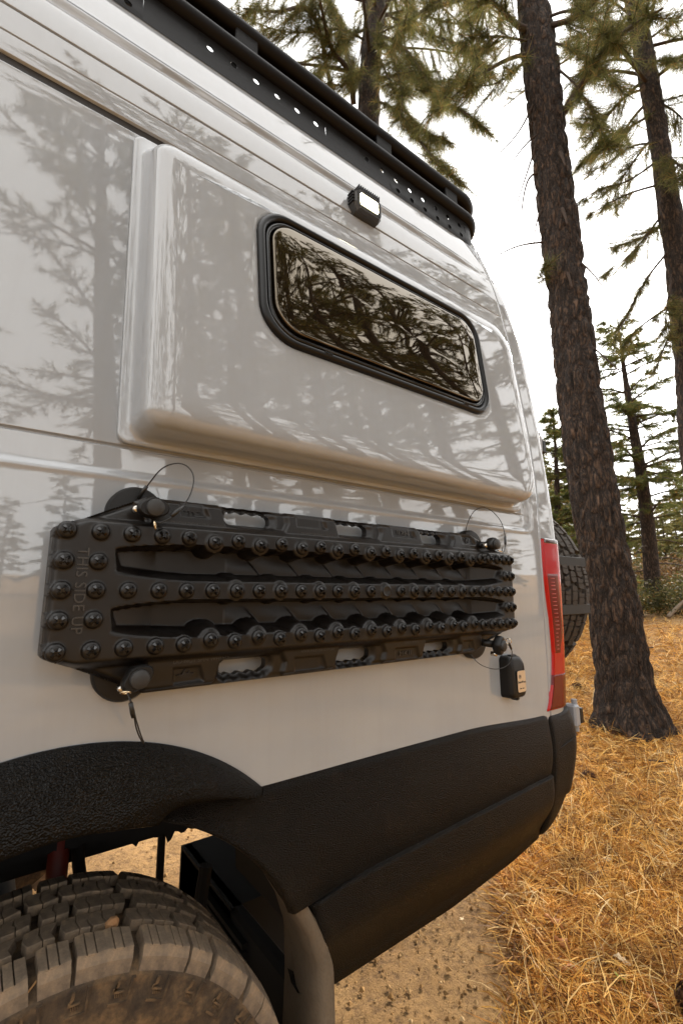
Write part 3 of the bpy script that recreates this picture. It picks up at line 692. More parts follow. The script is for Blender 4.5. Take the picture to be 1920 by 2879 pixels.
def board_height(X, W):
    """height of the front surface above the board's rim plane"""
    aw = np.abs(W)
    H = .030 - .016*sstep(.100, .114, aw) - .003*sstep(.114, .15, aw)
    # two long troughs
    for c, sg in ((.0450, 1), (-.0455, -1)):
        tin = np.clip((X-.158)/.12, 0, 1)**.5; tout = np.clip((1.152-X)/.09, 0, 1)**.5
        hw = .017+.0145*np.minimum(tin, tout)
        q = np.abs(W-c)-hw
        ends = np.maximum(.158-X, X-1.152)
        sd = np.maximum(q, ends)
        for (sx, sw, tp) in STUDS:
            if tp and abs(sw-c) < .06: sd = np.maximum(sd, .0178-np.hypot(X-sx, W-sw))
        slope = .007+.010*sstep(.014, -.014, W-c)
        k = sstep(0.001, 1.0, -sd/slope)
        dep = .054*np.minimum(1, .25+np.minimum(np.clip((X-.158)/.10, 0, 1), np.clip((1.152-X)/.10, 0, 1)))
        saw = ((X-.33+(W-c)*.9)/.0885) % 1.0
        saw = np.where((X > .36) & (X < 1.06), .0065*saw*sstep(.0, .10, saw)*sstep(1.0, .93, saw), .0)
        H = H-k*(dep-saw*sstep(.020, -.012, W-c))
    # scoops round the hand holds
    for h in HOLES:
        x0, x1, w0, w1, sg = h
        P = [(x0-.016, sg*.158), (x0-.004, sg*.115), (x1+.026, sg*.113), (x1+.036, sg*.132), (x1+.030, sg*.158)]
        sd = poly_sdf(X, W, P); k = sstep(.002, -.007, sd); H = H-.009*k-.010*sstep(.014, .0, hole_sdf(X, W, h))*k
    for T in TRI: H = H-.012*sstep(.002, -.006, poly_sdf(X, W, T))
    for (x0, x1, w0, w1) in PADS:
        sd = poly_sdf(X, W, [(x0, w1), (x0+.002, w0), (x1+.010, w0), (x1, w1)]); H = H-.0045*sstep(.001, -.003, sd)-.002*sstep(.001, -.010, sd)*sstep(x1-.012, x1, X)
    sd = poly_sdf(X, W, OUTL); H = H-.011*sstep(-.011, .0, sd)**1.5
    for (sx, sw, tp) in STUDS:
        d = np.hypot(X-sx, W-sw); r1 = .0170 if tp else .0150
        H = np.maximum(H, np.where(d < r1+.004, .030+(.0022 if tp else .0012)*sstep(r1, r1-.0045, d)-.02*sstep(r1, r1+.004, d), -1))
    return H
BY0 = -.046  # rim plane
def make_board_mat():
    m = mat('moulded_nylon', (.020, .0165, .0145), .46, 0, **{'Specular IOR Level': .42}); t, b = nodes(m)
    n = tex_noise(t, 9, 6, .65); r = ramp(t, n.outputs[0], [(.35, (.0042, .0030, .0024)), (.75, (.0105, .0078, .0058))]); t.links.new(r.outputs[0], b.inputs['Base Color'])
    n3 = tex_noise(t, 34, 5, .7); r3 = ramp(t, n3.outputs[0], [(.4, (.30,)*3), (.7, (.50,)*3)]); t.links.new(r3.outputs[0], b.inputs['Roughness'])
    bump(m, tex_noise(t, 1100, 2).outputs[0], .12, .001); return m
M_BOARD = make_board_mat()
M_STUD = mat('glossy_nylon_stud', (.005, .0043, .004), .13)
board = thing('traction_board', (.64, BY0, 1.174), 'long black studded recovery board with hand holds, pinned flat to the van side', 'traction board')
def build_board():
    st = .0019; xs = np.arange(.071, 1.2095, st); ws = np.arange(-.164, .158, st); X, W = np.meshgrid(xs, ws, indexing='ij')
    def sdf(X, W):
        d = poly_sdf(X, W, OUTL)+.0
        for h in HOLES: d = np.maximum(d, -hole_sdf(X, W, h))
        return d
    D = sdf(X, W); e = 1e-5
    gx = (sdf(X+e, W)-sdf(X-e, W))/(2*e); gw = (sdf(X, W+e)-sdf(X, W-e))/(2*e)
    near = np.abs(D) < st*.62; Xs = np.where(near, X-gx*D, X); Ws = np.where(near, W-gw*D, W)
    inside = (D < 0) | near; H = board_height(Xs, Ws)
    V = np.stack([Xs, BY0-H, BZ+Ws], -1).reshape(-1, 3); n = len(ws); m = len(xs)
    I = np.arange(m-1)[:, None]*n+np.arange(n-1)[None]; F = np.stack([I, I+n, I+n+1, I+1], -1).reshape(-1, 4)
    ok = inside.reshape(-1)[F].all(1); Dc = D.reshape(-1)[F].mean(1); F = F[ok & (Dc < st*.3)]
    # rim: boundary edges pulled back
    from collections import Counter
    E = np.concatenate([F[:, [0,1]], F[:, [1,2]], F[:, [2,3]], F[:, [3,0]]]); key = np.sort(E, 1); kk = key[:, 0].astype(np.int64)*len(V)+key[:, 1]
    u, inv, cn = np.unique(kk, return_inverse=True, return_counts=True); B = E[cn[inv] == 1]
    ids = np.unique(B); mp = -np.ones(len(V), int); mp[ids] = len(V)+np.arange(len(ids)); V2 = V[ids].copy(); V2[:, 1] = np.maximum(V2[:, 1]+.016, BY0+.018)
    Vall = np.concatenate([V, V2]); F2 = np.stack([B[:, 1], B[:, 0], mp[B[:, 0]], mp[B[:, 1]]], 1)
    Fall = np.concatenate([F, F2]); used = np.unique(Fall); re = -np.ones(len(Vall), int); re[used] = np.arange(len(used))
    o = ob('panel', Vall[used], re[Fall], M_BOARD, board); sharp(o, 50); return o
panel = build_board()
def make_stud():
    mb = MB(); mb.lathe([(.0134, -.001), (.0130, .002), (.0121, .0043), (.0104, .0060), (.0088, .0070), (.006, .0074)], 18)
    for ang in (45, 135):   # crossed fins with a pointed crest
        M = Matrix.Rotation(R(ang), 4, 'Z'); P = [(-.0088, .0055), (.0088, .0055), (.0078, .0092), (.0036, .0130), (-.0036, .0130), (-.0078, .0092)]
        V = np.array([(x, y, h) for y in (-.0023, .0023) for x, h in P]); V[6:, 1] *= 1; V[[3,4], 1] *= .45; V[[9,10], 1] *= .45
        mb.add(xf(V, M), [[0,1,2,3,4,5], [11,10,9,8,7,6]]+[[i, 6+i, 6+(i+1)%6, (i+1)%6][::-1] for i in range(6)])
    me = mb.mesh('stud', M_BOARD, True); me.materials.append(M_STUD)
    for p in me.polygons:
        if p.center.z > .0076 or len(p.vertices) == 6: p.material_index = 1
    return me
STUD = make_stud(); STUD.set_sharp_from_angle(angle=R(32))
BLANK = MB().lathe([(.0125,-.001),(.0122,.0025),(.0108,.0035),(.0095,.0028),(.006,.0022),(.001,.0022)], 20).mesh('blank_boss', M_BOARD, True)
for i, (sx, sw, tp) in enumerate(STUDS):
    h = .0315 if tp else .0308
    if abs(sx-.7135) < .001 and sw == 0: place('blank_boss', BLANK, board, OUTW((sx, BY0-h, BZ))); continue
    place('stud', STUD, board, OUTW((sx, BY0-h, BZ+sw)) @ Matrix.Rotation(R(rng.uniform(-9, 9)), 4, 'Z'))
M_LETTER = mat('lightened_lettering', (.042, .037, .032), .34)  # lighter than the board: colour stands in for light caught on letter edges
def emboss(s, size, x, w_, rot=0, h=None, space=1.05, sx=1.0, depth=.0007):
    hh = float(board_height(np.array([[x]]), np.array([[w_]]))[0, 0]) if h is None else h
    place('lettering', text_mesh('lettering', s, size, M_LETTER, depth, space), board, OUTW((x, BY0-hh-.0001, BZ+w_)) @ Matrix.Rotation(R(rot), 4, 'Z') @ Matrix.Diagonal((sx, 1, 1, 1)))
emboss('THIS SIDE UP', .0215, .1145, 0.0, -90, .0304, 1.05, .96, .0022)
emboss('READ INSTRUCTIONS', .0095, .291, .1135, 180, .0135, 1.0, 1.02)
emboss('www.maxtrax.com.au', .0095, .542, .1135, 180, .0135, 1.0, .95)
emboss('MAXTRAX', .0095, .800, .1135, 180, .0135)
emboss('MKII', .0150, .790, .1385, 180, .0088, 1.1, 1.3)
emboss('DO NOT SPIN WHEELS', .0095, .310, -.1150, 0, .0135, 1.0, 1.0)
emboss('www.maxtrax.com.au', .0095, .545, -.1150, 0, .0135, 1.0, .95)
emboss('MAXTRAX', .0095, .805, -.1150, 0, .0135)
emboss('MKII', .0150, .790, -.1400, 0, .0088, 1.1, 1.3)
# leaping animal emblem, upside down on the upper pad
ROO = [(-.017,.001),(-.011,-.001),(-.006,-.004),(.000,-.0055),(.006,-.0045),(.010,-.001),(.0145,.0005),(.0155,.003),(.0120,.0035),(.0085,.002),(.006,.0035),(.0068,.0072),(.0045,.0066),(.003,.0032),(-.001,.0034),(-.003,.0066),(-.0005,.0096),(-.0030,.0098),(-.0062,.0058),(-.0068,.0018),(-.011,.0022)]
for (x, w_, rt) in ((.281, .138, 180), (.285, -.138, 0)):
    P = [(-a, -b) for a, b in ROO] if False else ROO
    MB().prism(P[::1], -.002, .0016, OUTW((x, BY0-.0085, BZ+w_)) @ Matrix.Rotation(R(180 if rt else 0), 4, 'Z') @ Matrix.Diagonal((.95, .95, 1, 1))).ob('emblem', M_BOARD, board, smooth=False)
a_ = np.linspace(0, 2*math.pi, 25); cc = MB().tube(np.c_[1.027+.0085*np.cos(a_), np.full(25, BY0-.0088), BZ+.1355+.0085*np.sin(a_)], .0007, 5, False)
cc.prism([(0,.007),(.0018,.002),(.0065,.002),(.003,-.0015),(.0045,-.0065),(0,-.0035),(-.0045,-.0065),(-.003,-.0015),(-.0065,.002),(-.0018,.002)], -.001, .0010, OUTW((1.027, BY0-.0085, BZ+.1355))).ob('emblem', M_BOARD, board, smooth=False)

# ------------------------------------------------------------------ four locking pins with lanyards
M_CABLE = mat('coated_cable', (.010, .0095, .009), .35)
def pin(x, z, disc, rot, tip, cable, ringp, crimps, label):
    t = thing('mounting_pin', (x, -.005, z), label, 'mounting pin', 'locking pins of the recovery board')
    MB().lathe([(.047, 0), (.047, .016), (.044, .021), (.020, .023)], 40, OUTW((disc[0], .002, disc[1]))).ob('base_disc', M_BLACK, t, ang=40)
    ax = Vector(tip).normalized(); xa = Vector((1, 0, 0)); xa = (xa-ax*xa.dot(ax)).normalized(); ya = ax.cross(xa)
    def F(d): p = Vector((x, -.060, z))+ax*d; return frame(p, xa, ya, ax) @ Matrix.Rotation(R(rot), 4, 'Z')
    MB().lathe([(.0095, -.055), (.0095, .012)], 16, F(0)).ob('shaft', M_BLACK, t)
    # three-winged grip round a domed button
    a = np.linspace(0, 2*math.pi, 60, endpoint=False); rr = []
    for (k, h, e) in ((.80,.002,.6),(.96,.005,.9),(1.0,.010,1.0),(1.0,.018,1.0),(.95,.023,1.0),(.86,.0255,1.0)):
        rad = (.0160+e*(.0085*np.clip(np.cos(a), 0, 1)**4+.0095*np.clip(np.cos(a-math.pi), 0, 1)**4+.003*np.clip(np.cos(a-math.pi/2), 0, 1)**3))*k; rr.append(xf(np.c_[rad*np.cos(a), rad*np.sin(a), np.full(60, h)], F(.008)))
    MB().rings(rr, cap_last=True).ob('grip', M_BLACK, t, ang=40)
    MB().lathe([(.0142, .020), (.0142, .029), (.0132, .0315), (.009, .0335), (.004, .0342)], 28, F(.008)).ob('button', mat('button_black', (.022,.021,.020), .55), t, ang=40)
    MB().lathe([(.006,-.004),(.006,.010),(.004,.012)], 12, F(.008) @ Matrix.Translation((-.024, 0, 0))).ob('lock_stud', M_STEEL, t)
    rp = Vector(ringp[0]); rn = Vector(ringp[1]).normalized(); ra = rn.orthogonal().normalized(); rb = rn.cross(ra); b = np.linspace(0, 4*math.pi, 61)
    MB().tube([rp+ra*(.0072*math.cos(q))+rb*(.0072*math.sin(q))+rn*(q*.00012) for q in b], .00085, 6).ob('split_ring', mat('brass_ring', (.70,.55,.36), .2, 1.0), t)
    MB().tube(smooth_path(cable, 60), .00115, 6).ob('lanyard', M_CABLE, t)
    for (p, q) in crimps: MB().tube([p, np.array(p)*.3+np.array(q)*.7, q], [.0030, .0036, .0030], 8).ob('crimp', M_CABLE, t)
pin(.208, 1.4635, (.198, 1.463), 5, (0, -1, 0), [(.200,-.030,1.494),(.208,-.045,1.512),(.222,-.070,1.540),(.250,-.085,1.548),(.268,-.095,1.528),(.262,-.102,1.492),(.246,-.104,1.465),(.230,-.102,1.447),(.212,-.100,1.438)],
    ((.2065, -.101, 1.434), (1, -.35, .2)), [((.196,-.030,1.487),(.206,-.042,1.508)), ((.249,-.104,1.470),(.231,-.103,1.451))], 'black winged knob at upper front corner of the board, cable looped over paint')
pin(.202, 1.2035, (.198, 1.205), 35, (0, -1, 0), [(.186,-.092,1.188),(.190,-.098,1.175),(.197,-.096,1.160),(.204,-.080,1.135),(.217,-.066,1.110),(.226,-.062,1.099),(.219,-.064,1.112),(.207,-.072,1.140),(.198,-.086,1.162),(.192,-.090,1.176)],
    ((.183, -.097, 1.1865), (.15, .3, 1)), [((.191,-.097,1.172),(.198,-.090,1.150))], 'black winged knob at lower front corner of the board, cable hanging onto the fender')
pin(1.100, 1.461, (1.097, 1.460), 10, (.12, -1, 0), [(1.055,-.030,1.492),(1.052,-.040,1.520),(1.075,-.050,1.562),(1.120,-.062,1.570),(1.160,-.075,1.535),(1.168,-.080,1.492),(1.160,-.084,1.462),(1.142,-.09,1.440),(1.128,-.092,1.440),(1.138,-.09,1.455)],
    ((1.118, -.092, 1.443), (.2, -.5, 1)), [((1.166,-.081,1.488),(1.160,-.084,1.464))], 'black winged knob at upper rear corner of the board, cable arching above')
pin(1.102, 1.196, (1.095, 1.200), 80, (.25, -1, -.1), [(1.055,-.030,1.170),(1.075,-.040,1.142),(1.130,-.050,1.125),(1.180,-.055,1.130),(1.195,-.060,1.152),(1.165,-.082,1.178),(1.135,-.094,1.200)],
    ((1.118, -.104, 1.205), (1, .2, .1)), [((1.158,-.084,1.182),(1.138,-.092,1.197))], 'black winged knob at the lower rear corner of the board, above the power inlet')
# ------------------------------------------------------------------ ground
def terrain(x, y):
    x = np.asarray(x, float); y = np.asarray(y, float); d = .94*x+.34*y
    h = np.interp(d, [-400, 3.4, 4.5, 5.5, 7, 9, 11.5, 14, 20, 30, 60, 400], [0, 0, .04, .12, .27, .47, .75, .98, 1.25, 1.5, 2.6, 8])
    return h+np.interp(np.maximum(0, -y-6), [0, 20, 80], [0, .9, 5])
def nz(x, y, s, o=0): return np.array([mnoise.noise(Vector((a*s+o, b*s-o, o*.37))) for a, b in zip(np.ravel(x), np.ravel(y))]).reshape(np.shape(x))
def ground_h(x, y):
    x = np.asarray(x, float); y = np.asarray(y, float); r = np.hypot(x-1.9, y-.9)
    b = .022*nz(x, y, 1.7, 3)+.012*nz(x, y, 6, 9)
    return terrain(x, y)+b*np.clip(1.4-r/14, 0, 1)
def build_ground():
    def axis(c, n, near, far):
        t = np.linspace(-1, 1, n); return c+np.sinh(t*math.asinh(far/near))*near
    xs = axis(1.9, 330, .6, 420); ys = axis(.9, 330, .6, 420); X, Y = np.meshgrid(xs, ys, indexing='ij')
    r = np.hypot(X-1.9, Y-.9); Zg = terrain(X, Y); k = r < 20; Zg[k] = ground_h(X[k], Y[k])
    k = r < 3; Zg[k] += .010*nz(X[k], Y[k], 17, 5)+.006*nz(X[k], Y[k], 41, 1)
    Zg -= .014*np.exp(-((Y-.12)/.16)**2)*(X < 1.3)
    n = len(ys); I = np.arange(len(xs)-1)[:, None]*n+np.arange(n-1)[None]; F = np.stack([I, I+n, I+n+1, I+1], -1).reshape(-1, 4)
    m = mat('dry_dirt', (.3, .2, .1), .95); t, b = nodes(m)
    a = tex_noise(t, 1.1, 8, .65); c = tex_noise(t, 28, 8, .75)
    r1 = ramp(t, a.outputs[0], [(.35, (.31, .175, .066)), (.55, (.46, .275, .108)), (.72, (.58, .37, .165))])
    r2 = ramp(t, c.outputs[0], [(.36, (.34, .29, .25)), (.50, (.85, .83, .80)), (.72, (1.2, 1.15, 1.05))])
    mm = t.nodes.new('ShaderNodeMix'); mm.data_type = 'RGBA'; mm.blend_type = 'MULTIPLY'; mm.inputs[0].default_value = .85
    t.links.new(r1.outputs[0], mm.inputs[6]); t.links.new(r2.outputs[0], mm.inputs[7]); t.links.new(mm.outputs[2], b.inputs['Base Color'])
    b1 = bump(m, c.outputs[0], 1.0, .03); c2 = tex_noise(t, 160, 5); bump(m, c2.outputs[0], .5, .006, prev=b1)
    o = ob('ground', np.stack([X, Y, Zg], -1), F, m); o['kind'] = 'structure'; return o
build_ground()

# ------------------------------------------------------------------ straw, needles and grass
def island_mat(name, stops, rough=.8, transl=.0, coord_noise=None, patch=None):
    m = bpy.data.materials.new(name); m.use_nodes = True; t = m.node_tree; b = t.nodes['Principled BSDF']; b.inputs['Roughness'].default_value = rough
    g = t.nodes.new('ShaderNodeNewGeometry'); r = ramp(t, g.outputs['Random Per Island'], stops); 
    if patch:   # older, darker litter lies in patches
        pn = tex_noise(t, patch, 5, .7); pr = ramp(t, pn.outputs[0], [(.36, (.40, .35, .31)), (.50, (.95, .95, .95)), (.64, (1.3, 1.28, 1.2))]); mm = t.nodes.new('ShaderNodeMix'); mm.data_type = 'RGBA'; mm.blend_type = 'MULTIPLY'; mm.inputs[0].default_value = .9
        t.links.new(r.outputs[0], mm.inputs[6]); t.links.new(pr.outputs[0], mm.inputs[7]); r = mm; ro = mm.outputs[2]
    else: ro = r.outputs[0]
    t.links.new(ro, b.inputs['Base Color']); b.inputs['Specular IOR Level'].default_value = .25
    if transl:
        tr = t.nodes.new('ShaderNodeBsdfTranslucent'); t.links.new(ro, tr.inputs[0]); mxs = t.nodes.new('ShaderNodeMixShader'); mxs.inputs[0].default_value = transl
        t.links.new(b.outputs[0], mxs.inputs[1]); t.links.new(tr.outputs[0], mxs.inputs[2]); t.links.new(mxs.outputs[0], t.nodes['Material Output'].inputs[0])
    return m
M_STRAW = island_mat('dry_straw', [(0, (.07, .024, .005)), (.22, (.38, .160, .028)), (.5, (.74, .395, .085)), (.8, (.88, .56, .175)), (1, (.92, .72, .39))], .6, .25, patch=5.0)
M_NEEDLE = island_mat('pine_needles_dry', [(0, (.10, .032, .006)), (.32, (.46, .19, .034)), (.7, (.76, .40, .085)), (1, (.90, .58, .19))], .6, .15, patch=7.0)
def blades(name, x, y, L, wd, el, bend, m, label, cat, az=None, segs=3, lift=0.0):
    n = len(x); az = rng.uniform(0, 2*math.pi, n) if az is None else az
    z0 = ground_h(x, y)+lift; P = np.stack([x, y, z0], 1)
    d = np.stack([np.cos(az), np.sin(az)], 1); side = np.stack([-np.sin(az), np.cos(az), np.zeros(n)], 1)
    tw = rng.uniform(-1.2, 1.2, n)[:, None]; V = np.zeros((n, segs+1, 2, 3)); cur = P.copy(); e = el.copy(); k = 0
    for s in range(segs+1):
        wv = wd*(1-.75*(s/segs)**2) if segs > 1 else wd
        sv = side*np.cos(tw)+np.array([0, 0, 1])*np.sin(tw)
        V[:, s, 0] = cur-sv*wv[:, None]/2; V[:, s, 1] = cur+sv*wv[:, None]/2
        st = np.stack([d[:, 0]*np.cos(e), d[:, 1]*np.cos(e), np.sin(e)], 1)*(L/segs)[:, None]; cur = cur+st; e = e+bend/segs
    base = (np.arange(n)*(segs+1)*2)[:, None, None]; s = np.arange(segs)[None, :, None]*2
    F = (base+s+np.array([0, 1, 3, 2])[None, None]).reshape(-1, 4)
    o = ob(name, V, F, m, smooth=False); o['kind'] = 'stuff'; tag(o, label, cat); return o
def scatter(n, a0, a1, d0, d1, pw=1.0, under=.20):
    az = np.radians(rng.uniform(a0, a1, n)); d = np.exp(rng.uniform(0, 1, n)**pw*(math.log(d1)-math.log(d0))+math.log(d0))
    x = d*np.cos(az); y = -.86+d*np.sin(az)
    van_ = (y > .42-.25*rng.random(n)) & (y < 2.1) & (x < 1.55+.25*rng.random(n)); bare = (x < .62+.3*y+.18*rng.standard_normal(n))
    keep = (~(van_ | bare)) | (rng.random(n) < under)
    return x[keep], y[keep], d[keep]
x, y, d = scatter(150000, -12, 36, 1.5, 12, 1.15)
c_ = nz(x, y, .9, 21); k = rng.random(len(x)) < np.clip(.62+1.6*c_, .12, 1); x, y, d = x[k], y[k], d[k]; n = len(x)
blades('pine_needle_litter', x, y, rng.uniform(.06, .17, n)*(1+d*.03), rng.uniform(.0016, .0034, n)*(1+d*.22), np.radians(rng.normal(6, 9, n)), np.radians(rng.normal(-6, 14, n)), M_NEEDLE, 'dry orange pine needles lying over the forest floor beside the van', 'pine needles', None, 2, .008)
x, y, d = scatter(95000, -12, 36, 1.7, 14, 1.05, .02)
c_ = nz(x, y, .7, 44); k = rng.random(len(x)) < np.clip(.55+1.6*c_, .10, 1); x, y, d = x[k], y[k], d[k]; n = len(x)
blades('dry_grass', x, y, rng.uniform(.07, .20, n)*(1+.02*d), rng.uniform(.0022, .0046, n)*(1+d*.16), np.radians(np.abs(rng.normal(28, 22, n))), np.radians(rng.normal(-55, 40, n)), M_STRAW, 'matted golden dry grass covering the ground behind the van', 'dry grass', None, 3)

def rubble(n):
    """loose clods and grit on the bare dirt round and under the van"""
    g = np.random.default_rng(5); x = np.r_[g.uniform(.5, 2.2, n), g.uniform(.2, 3.2, n)]; y = np.r_[g.uniform(-.5, .9, n), g.uniform(.6, 3.2, n)]; N_ = len(x)
    s = .0025+.011*g.random(N_)**3.5; z = ground_h(x, y); base = np.array([(1,0,0),(-1,0,0),(0,1,0),(0,-1,0),(0,0,.75),(0,0,-.6)], float)
    V = base[None]*g.uniform(.6, 1.25, (N_, 6, 1)); a = g.uniform(0, 6.28, N_); c, q = np.cos(a), np.sin(a)
    V = np.stack([V[..., 0]*c[:, None]-V[..., 1]*q[:, None], V[..., 0]*q[:, None]+V[..., 1]*c[:, None], V[..., 2]], -1)*s[:, None, None]+np.stack([x, y, z+s*.35+.004], 1)[:, None]
    F = np.array([(0,2,4),(2,1,4),(1,3,4),(3,0,4),(2,0,5),(1,2,5),(3,1,5),(0,3,5)]); F = (np.arange(N_)*6)[:, None, None]+F[None]
    o = ob('grit', V, F.reshape(-1, 3), island_mat('clods', [(0, (.18, .10, .038)), (.5, (.38, .22, .085)), (1, (.60, .42, .22))], .95), smooth=False); o['kind'] = 'stuff'; tag(o, 'loose tan clods and grit on the bare dirt under the van', 'grit')
rubble(2500)
# ------------------------------------------------------------------ trees
def bark_mat(name, dark, mid, light, sc=1.0):
    m = mat(name, mid, .9); t, b = nodes(m)
    v = t.nodes.new('ShaderNodeTexVoronoi'); v.feature = 'DISTANCE_TO_EDGE'; v.inputs['Scale'].default_value = 22*sc
    tc = t.nodes.new('ShaderNodeTexCoord'); mp = t.nodes.new('ShaderNodeMapping'); mp.inputs['Scale'].default_value = (1, 1, .30)
    nn = t.nodes.new('ShaderNodeTexNoise'); nn.inputs['Scale'].default_value = 22*sc; nn.inputs['Detail'].default_value = 6
    ad = t.nodes.new('ShaderNodeMix'); ad.data_type = 'VECTOR'; ad.inputs[0].default_value = .12
    t.links.new(tc.outputs['Object'], mp.inputs[0]); t.links.new(mp.outputs[0], nn.inputs['Vector']); t.links.new(mp.outputs[0], ad.inputs[4]); t.links.new(nn.outputs['Color'], ad.inputs[5]); t.links.new(ad.outputs[1], v.inputs['Vector'])
    r = ramp(t, v.outputs['Distance'], [(0, dark), (.13, mid), (.45, light)]); n2 = tex_noise(t, 14*sc, 7, .7); r2 = ramp(t, n2.outputs[0], [(.3, (.45, .42, .42)), (.7, (1.2, 1.15, 1.1))])
    mm = t.nodes.new('ShaderNodeMix'); mm.data_type = 'RGBA'; mm.blend_type = 'MULTIPLY'; mm.inputs[0].default_value = 1
    t.links.new(r.outputs[0], mm.inputs[6]); t.links.new(r2.outputs[0], mm.inputs[7]); t.links.new(mm.outputs[2], b.inputs['Base Color'])
    rr = ramp(t, v.outputs['Distance'], [(0, (0, 0, 0)), (.4, (1, 1, 1))]); b1 = bump(m, rr.outputs[0], 1.0, .035); bump(m, n2.outputs[0], .6, .012, prev=b1); return m
M_BARK = bark_mat('pine_bark', (.008, .005, .0034), (.050, .030, .019), (.150, .094, .060))
M_TWIG = mat('twig_bark', (.045, .028, .019), .9)
M_PINE = island_mat('pine_needles_green', [(0, (.055, .060, .020)), (.45, (.11, .118, .036)), (.8, (.18, .172, .055)), (.93, (.27, .19, .07)), (1, (.36, .19, .06))], .55, .55)
M_FIR = island_mat('fir_needles_green', [(0, (.05, .066, .020)), (.5, (.12, .145, .042)), (.9, (.21, .215, .068)), (1, (.38, .19, .05))], .55, .58)
def trunk_mesh(pts, rad, m, na=24, detail=0.0, sc=7.0):
    pts = np.asarray(pts, float); mb = MB(); mb.tube(pts, rad, na); V = np.concatenate(mb.V)
    if detail > 0:
        ax = np.repeat(pts, na, axis=0); N_ = V-ax; Ln = np.linalg.norm(N_, axis=1, keepdims=True); N_ = N_/np.maximum(Ln, 1e-6)
        h = np.array([mnoise.voronoi((p[0]*sc, p[1]*sc, p[2]*sc*.33), distance_metric='DISTANCE')[0] for p in V]); h = np.array([q[1]-q[0] for q in h])
        h2 = np.array([mnoise.noise((p[0]*3.1, p[1]*3.1, p[2]*.8)) for p in V]); th2 = np.arctan2(N_[:, 1], N_[:, 0]); zb_ = V[:, 2]-pts[0][2]; h2 = h2+(2.6*np.cos(5*th2+.7)+1.5*np.cos(3*th2))*np.exp(-zb_/.28)
        V = V+N_*(detail*(np.clip(h*3.2, 0, 1)-.6)[:, None]+.022*h2[:, None])
    return mesh('trunk', V, mb.F, m)
def needles(pos, dirs, nper, Ln, wd, spread, g, droop=.25):
    """tufts of thin needles round each twig tip; returns triangles"""
    n = len(pos); d = np.repeat(dirs, nper, 0); p = np.repeat(pos, nper, 0); N_ = n*nper
    r = g.standard_normal((N_, 3)); v = d*1.0+r*spread; v /= np.linalg.norm(v, axis=1)[:, None]+1e-9; v[:, 2] -= droop*g.random(N_)
    L = Ln*g.uniform(.65, 1.15, N_)[:, None]; s = np.cross(v, g.standard_normal((N_, 3))); s /= np.linalg.norm(s, axis=1)[:, None]+1e-9
    p = p-d*(g.random((N_, 1))*Ln*.9)
    w_ = wd*g.uniform(.7, 1.3, N_)[:, None]
    V = np.stack([p-s*w_*.5, p+s*w_*.5, p+v*L], 1).reshape(-1, 3); return V
class Tree:
    def __init__(s, seed): s.g = np.random.default_rng(seed); s.tw = MB(); s.tp = []; s.td = []; s.br = []
    def branch(s, P, r0, tufts=True, dens=1.0, sub=.6, upturn=.25, thin=.25, own=True, start=.3):
        """P: control points. Grows side twigs that carry tufts"""
        g = s.g; Q = smooth_path(P, max(6, int(len(P)*4))); rad = np.linspace(r0, max(.004, r0*thin), len(Q))
        mb = MB(); mb.tube(Q, rad, 7)
        if own: s.br.append(mb)
        else: s.tw.add(np.concatenate(mb.V), mb.F)
        if not tufts: return Q
        Ltot = np.linalg.norm(np.diff(Q, axis=0), axis=1).sum(); nt_ = max(3, int(Ltot*7*dens))
        for _ in range(nt_):
            f = g.uniform(start, 1.0); i = min(len(Q)-2, int(f*(len(Q)-1))); T = Q[i+1]-Q[i]; T = T/np.linalg.norm(T)
            sd = np.cross(T, [0, 0, 1.0]); sd = sd/(np.linalg.norm(sd)+1e-6)*g.choice([-1, 1])
            dr = T*g.uniform(.4, 1.0)+sd*g.uniform(.3, 1.0)+np.array([0, 0, g.uniform(-.35, upturn)]); dr /= np.linalg.norm(dr)
            ln = sub*g.uniform(.35, 1.0)*(1.15-.6*f); a = Q[i]; b = a+dr*ln*.6+np.array([0, 0, g.uniform(-.05, .02)]); c = b+(dr+np.array([0, 0, g.uniform(-.2, .3)]))*ln*.4
            s.tw.tube([a, b, c], [.006, .0045, .003], 4, False)
            for (p, q) in ((c, c-b), (b, dr), (a*.4+b*.6, dr)):
                s.tp.append(p); s.td.append(q/(np.linalg.norm(q)+1e-9))
        s.tp.append(Q[-1]); s.td.append((Q[-1]-Q[-2])/np.linalg.norm(Q[-1]-Q[-2])); return Q
    def finish(s, name, base, tmesh, label, cat, group=None, m_leaf=None, nper=16, Ln=.16, wd=.009, spread=.55, droop=.25):
        t = thing(name, base, label, cat, group)
        if tmesh is not None: place('trunk', tmesh, t)
        for mb in s.br: mb.ob('branch', M_BARK if mb.n > 400 else M_TWIG, t)
        if s.tw.n: o = s.tw.ob('twigs', M_TWIG, t, smooth=False); o['kind'] = 'stuff'
        if s.tp:
            V = needles(np.array(s.tp), np.array(s.td), nper, Ln, wd, spread, s.g, droop); o = ob('crown', V, np.arange(len(V)).reshape(-1, 3), m_leaf or M_PINE, t, smooth=False); o['kind'] = 'stuff'
        return t
# rays through the photograph, used once to find where the trees stand
_r = Vector((math.sin(YAW), -math.cos(YAW), 0)); _u = -math.sin(PITCH)*fh+math.cos(PITCH)*UPZ
def at(px, py, d):
    """point at horizontal distance d (m) along the sight line of a pixel (1568 x 2351 frame)"""
    v = _r*((px-784)/1082)+_u*((1175.5-py)/1082)+fw; h = math.hypot(v.x, v.y); p = CAM+v*(d/h); return np.array(p)
def column(pts, zb):
    """extend a list of trunk points down to the ground and return a smooth centre line"""
    return smooth_path(pts, 90)

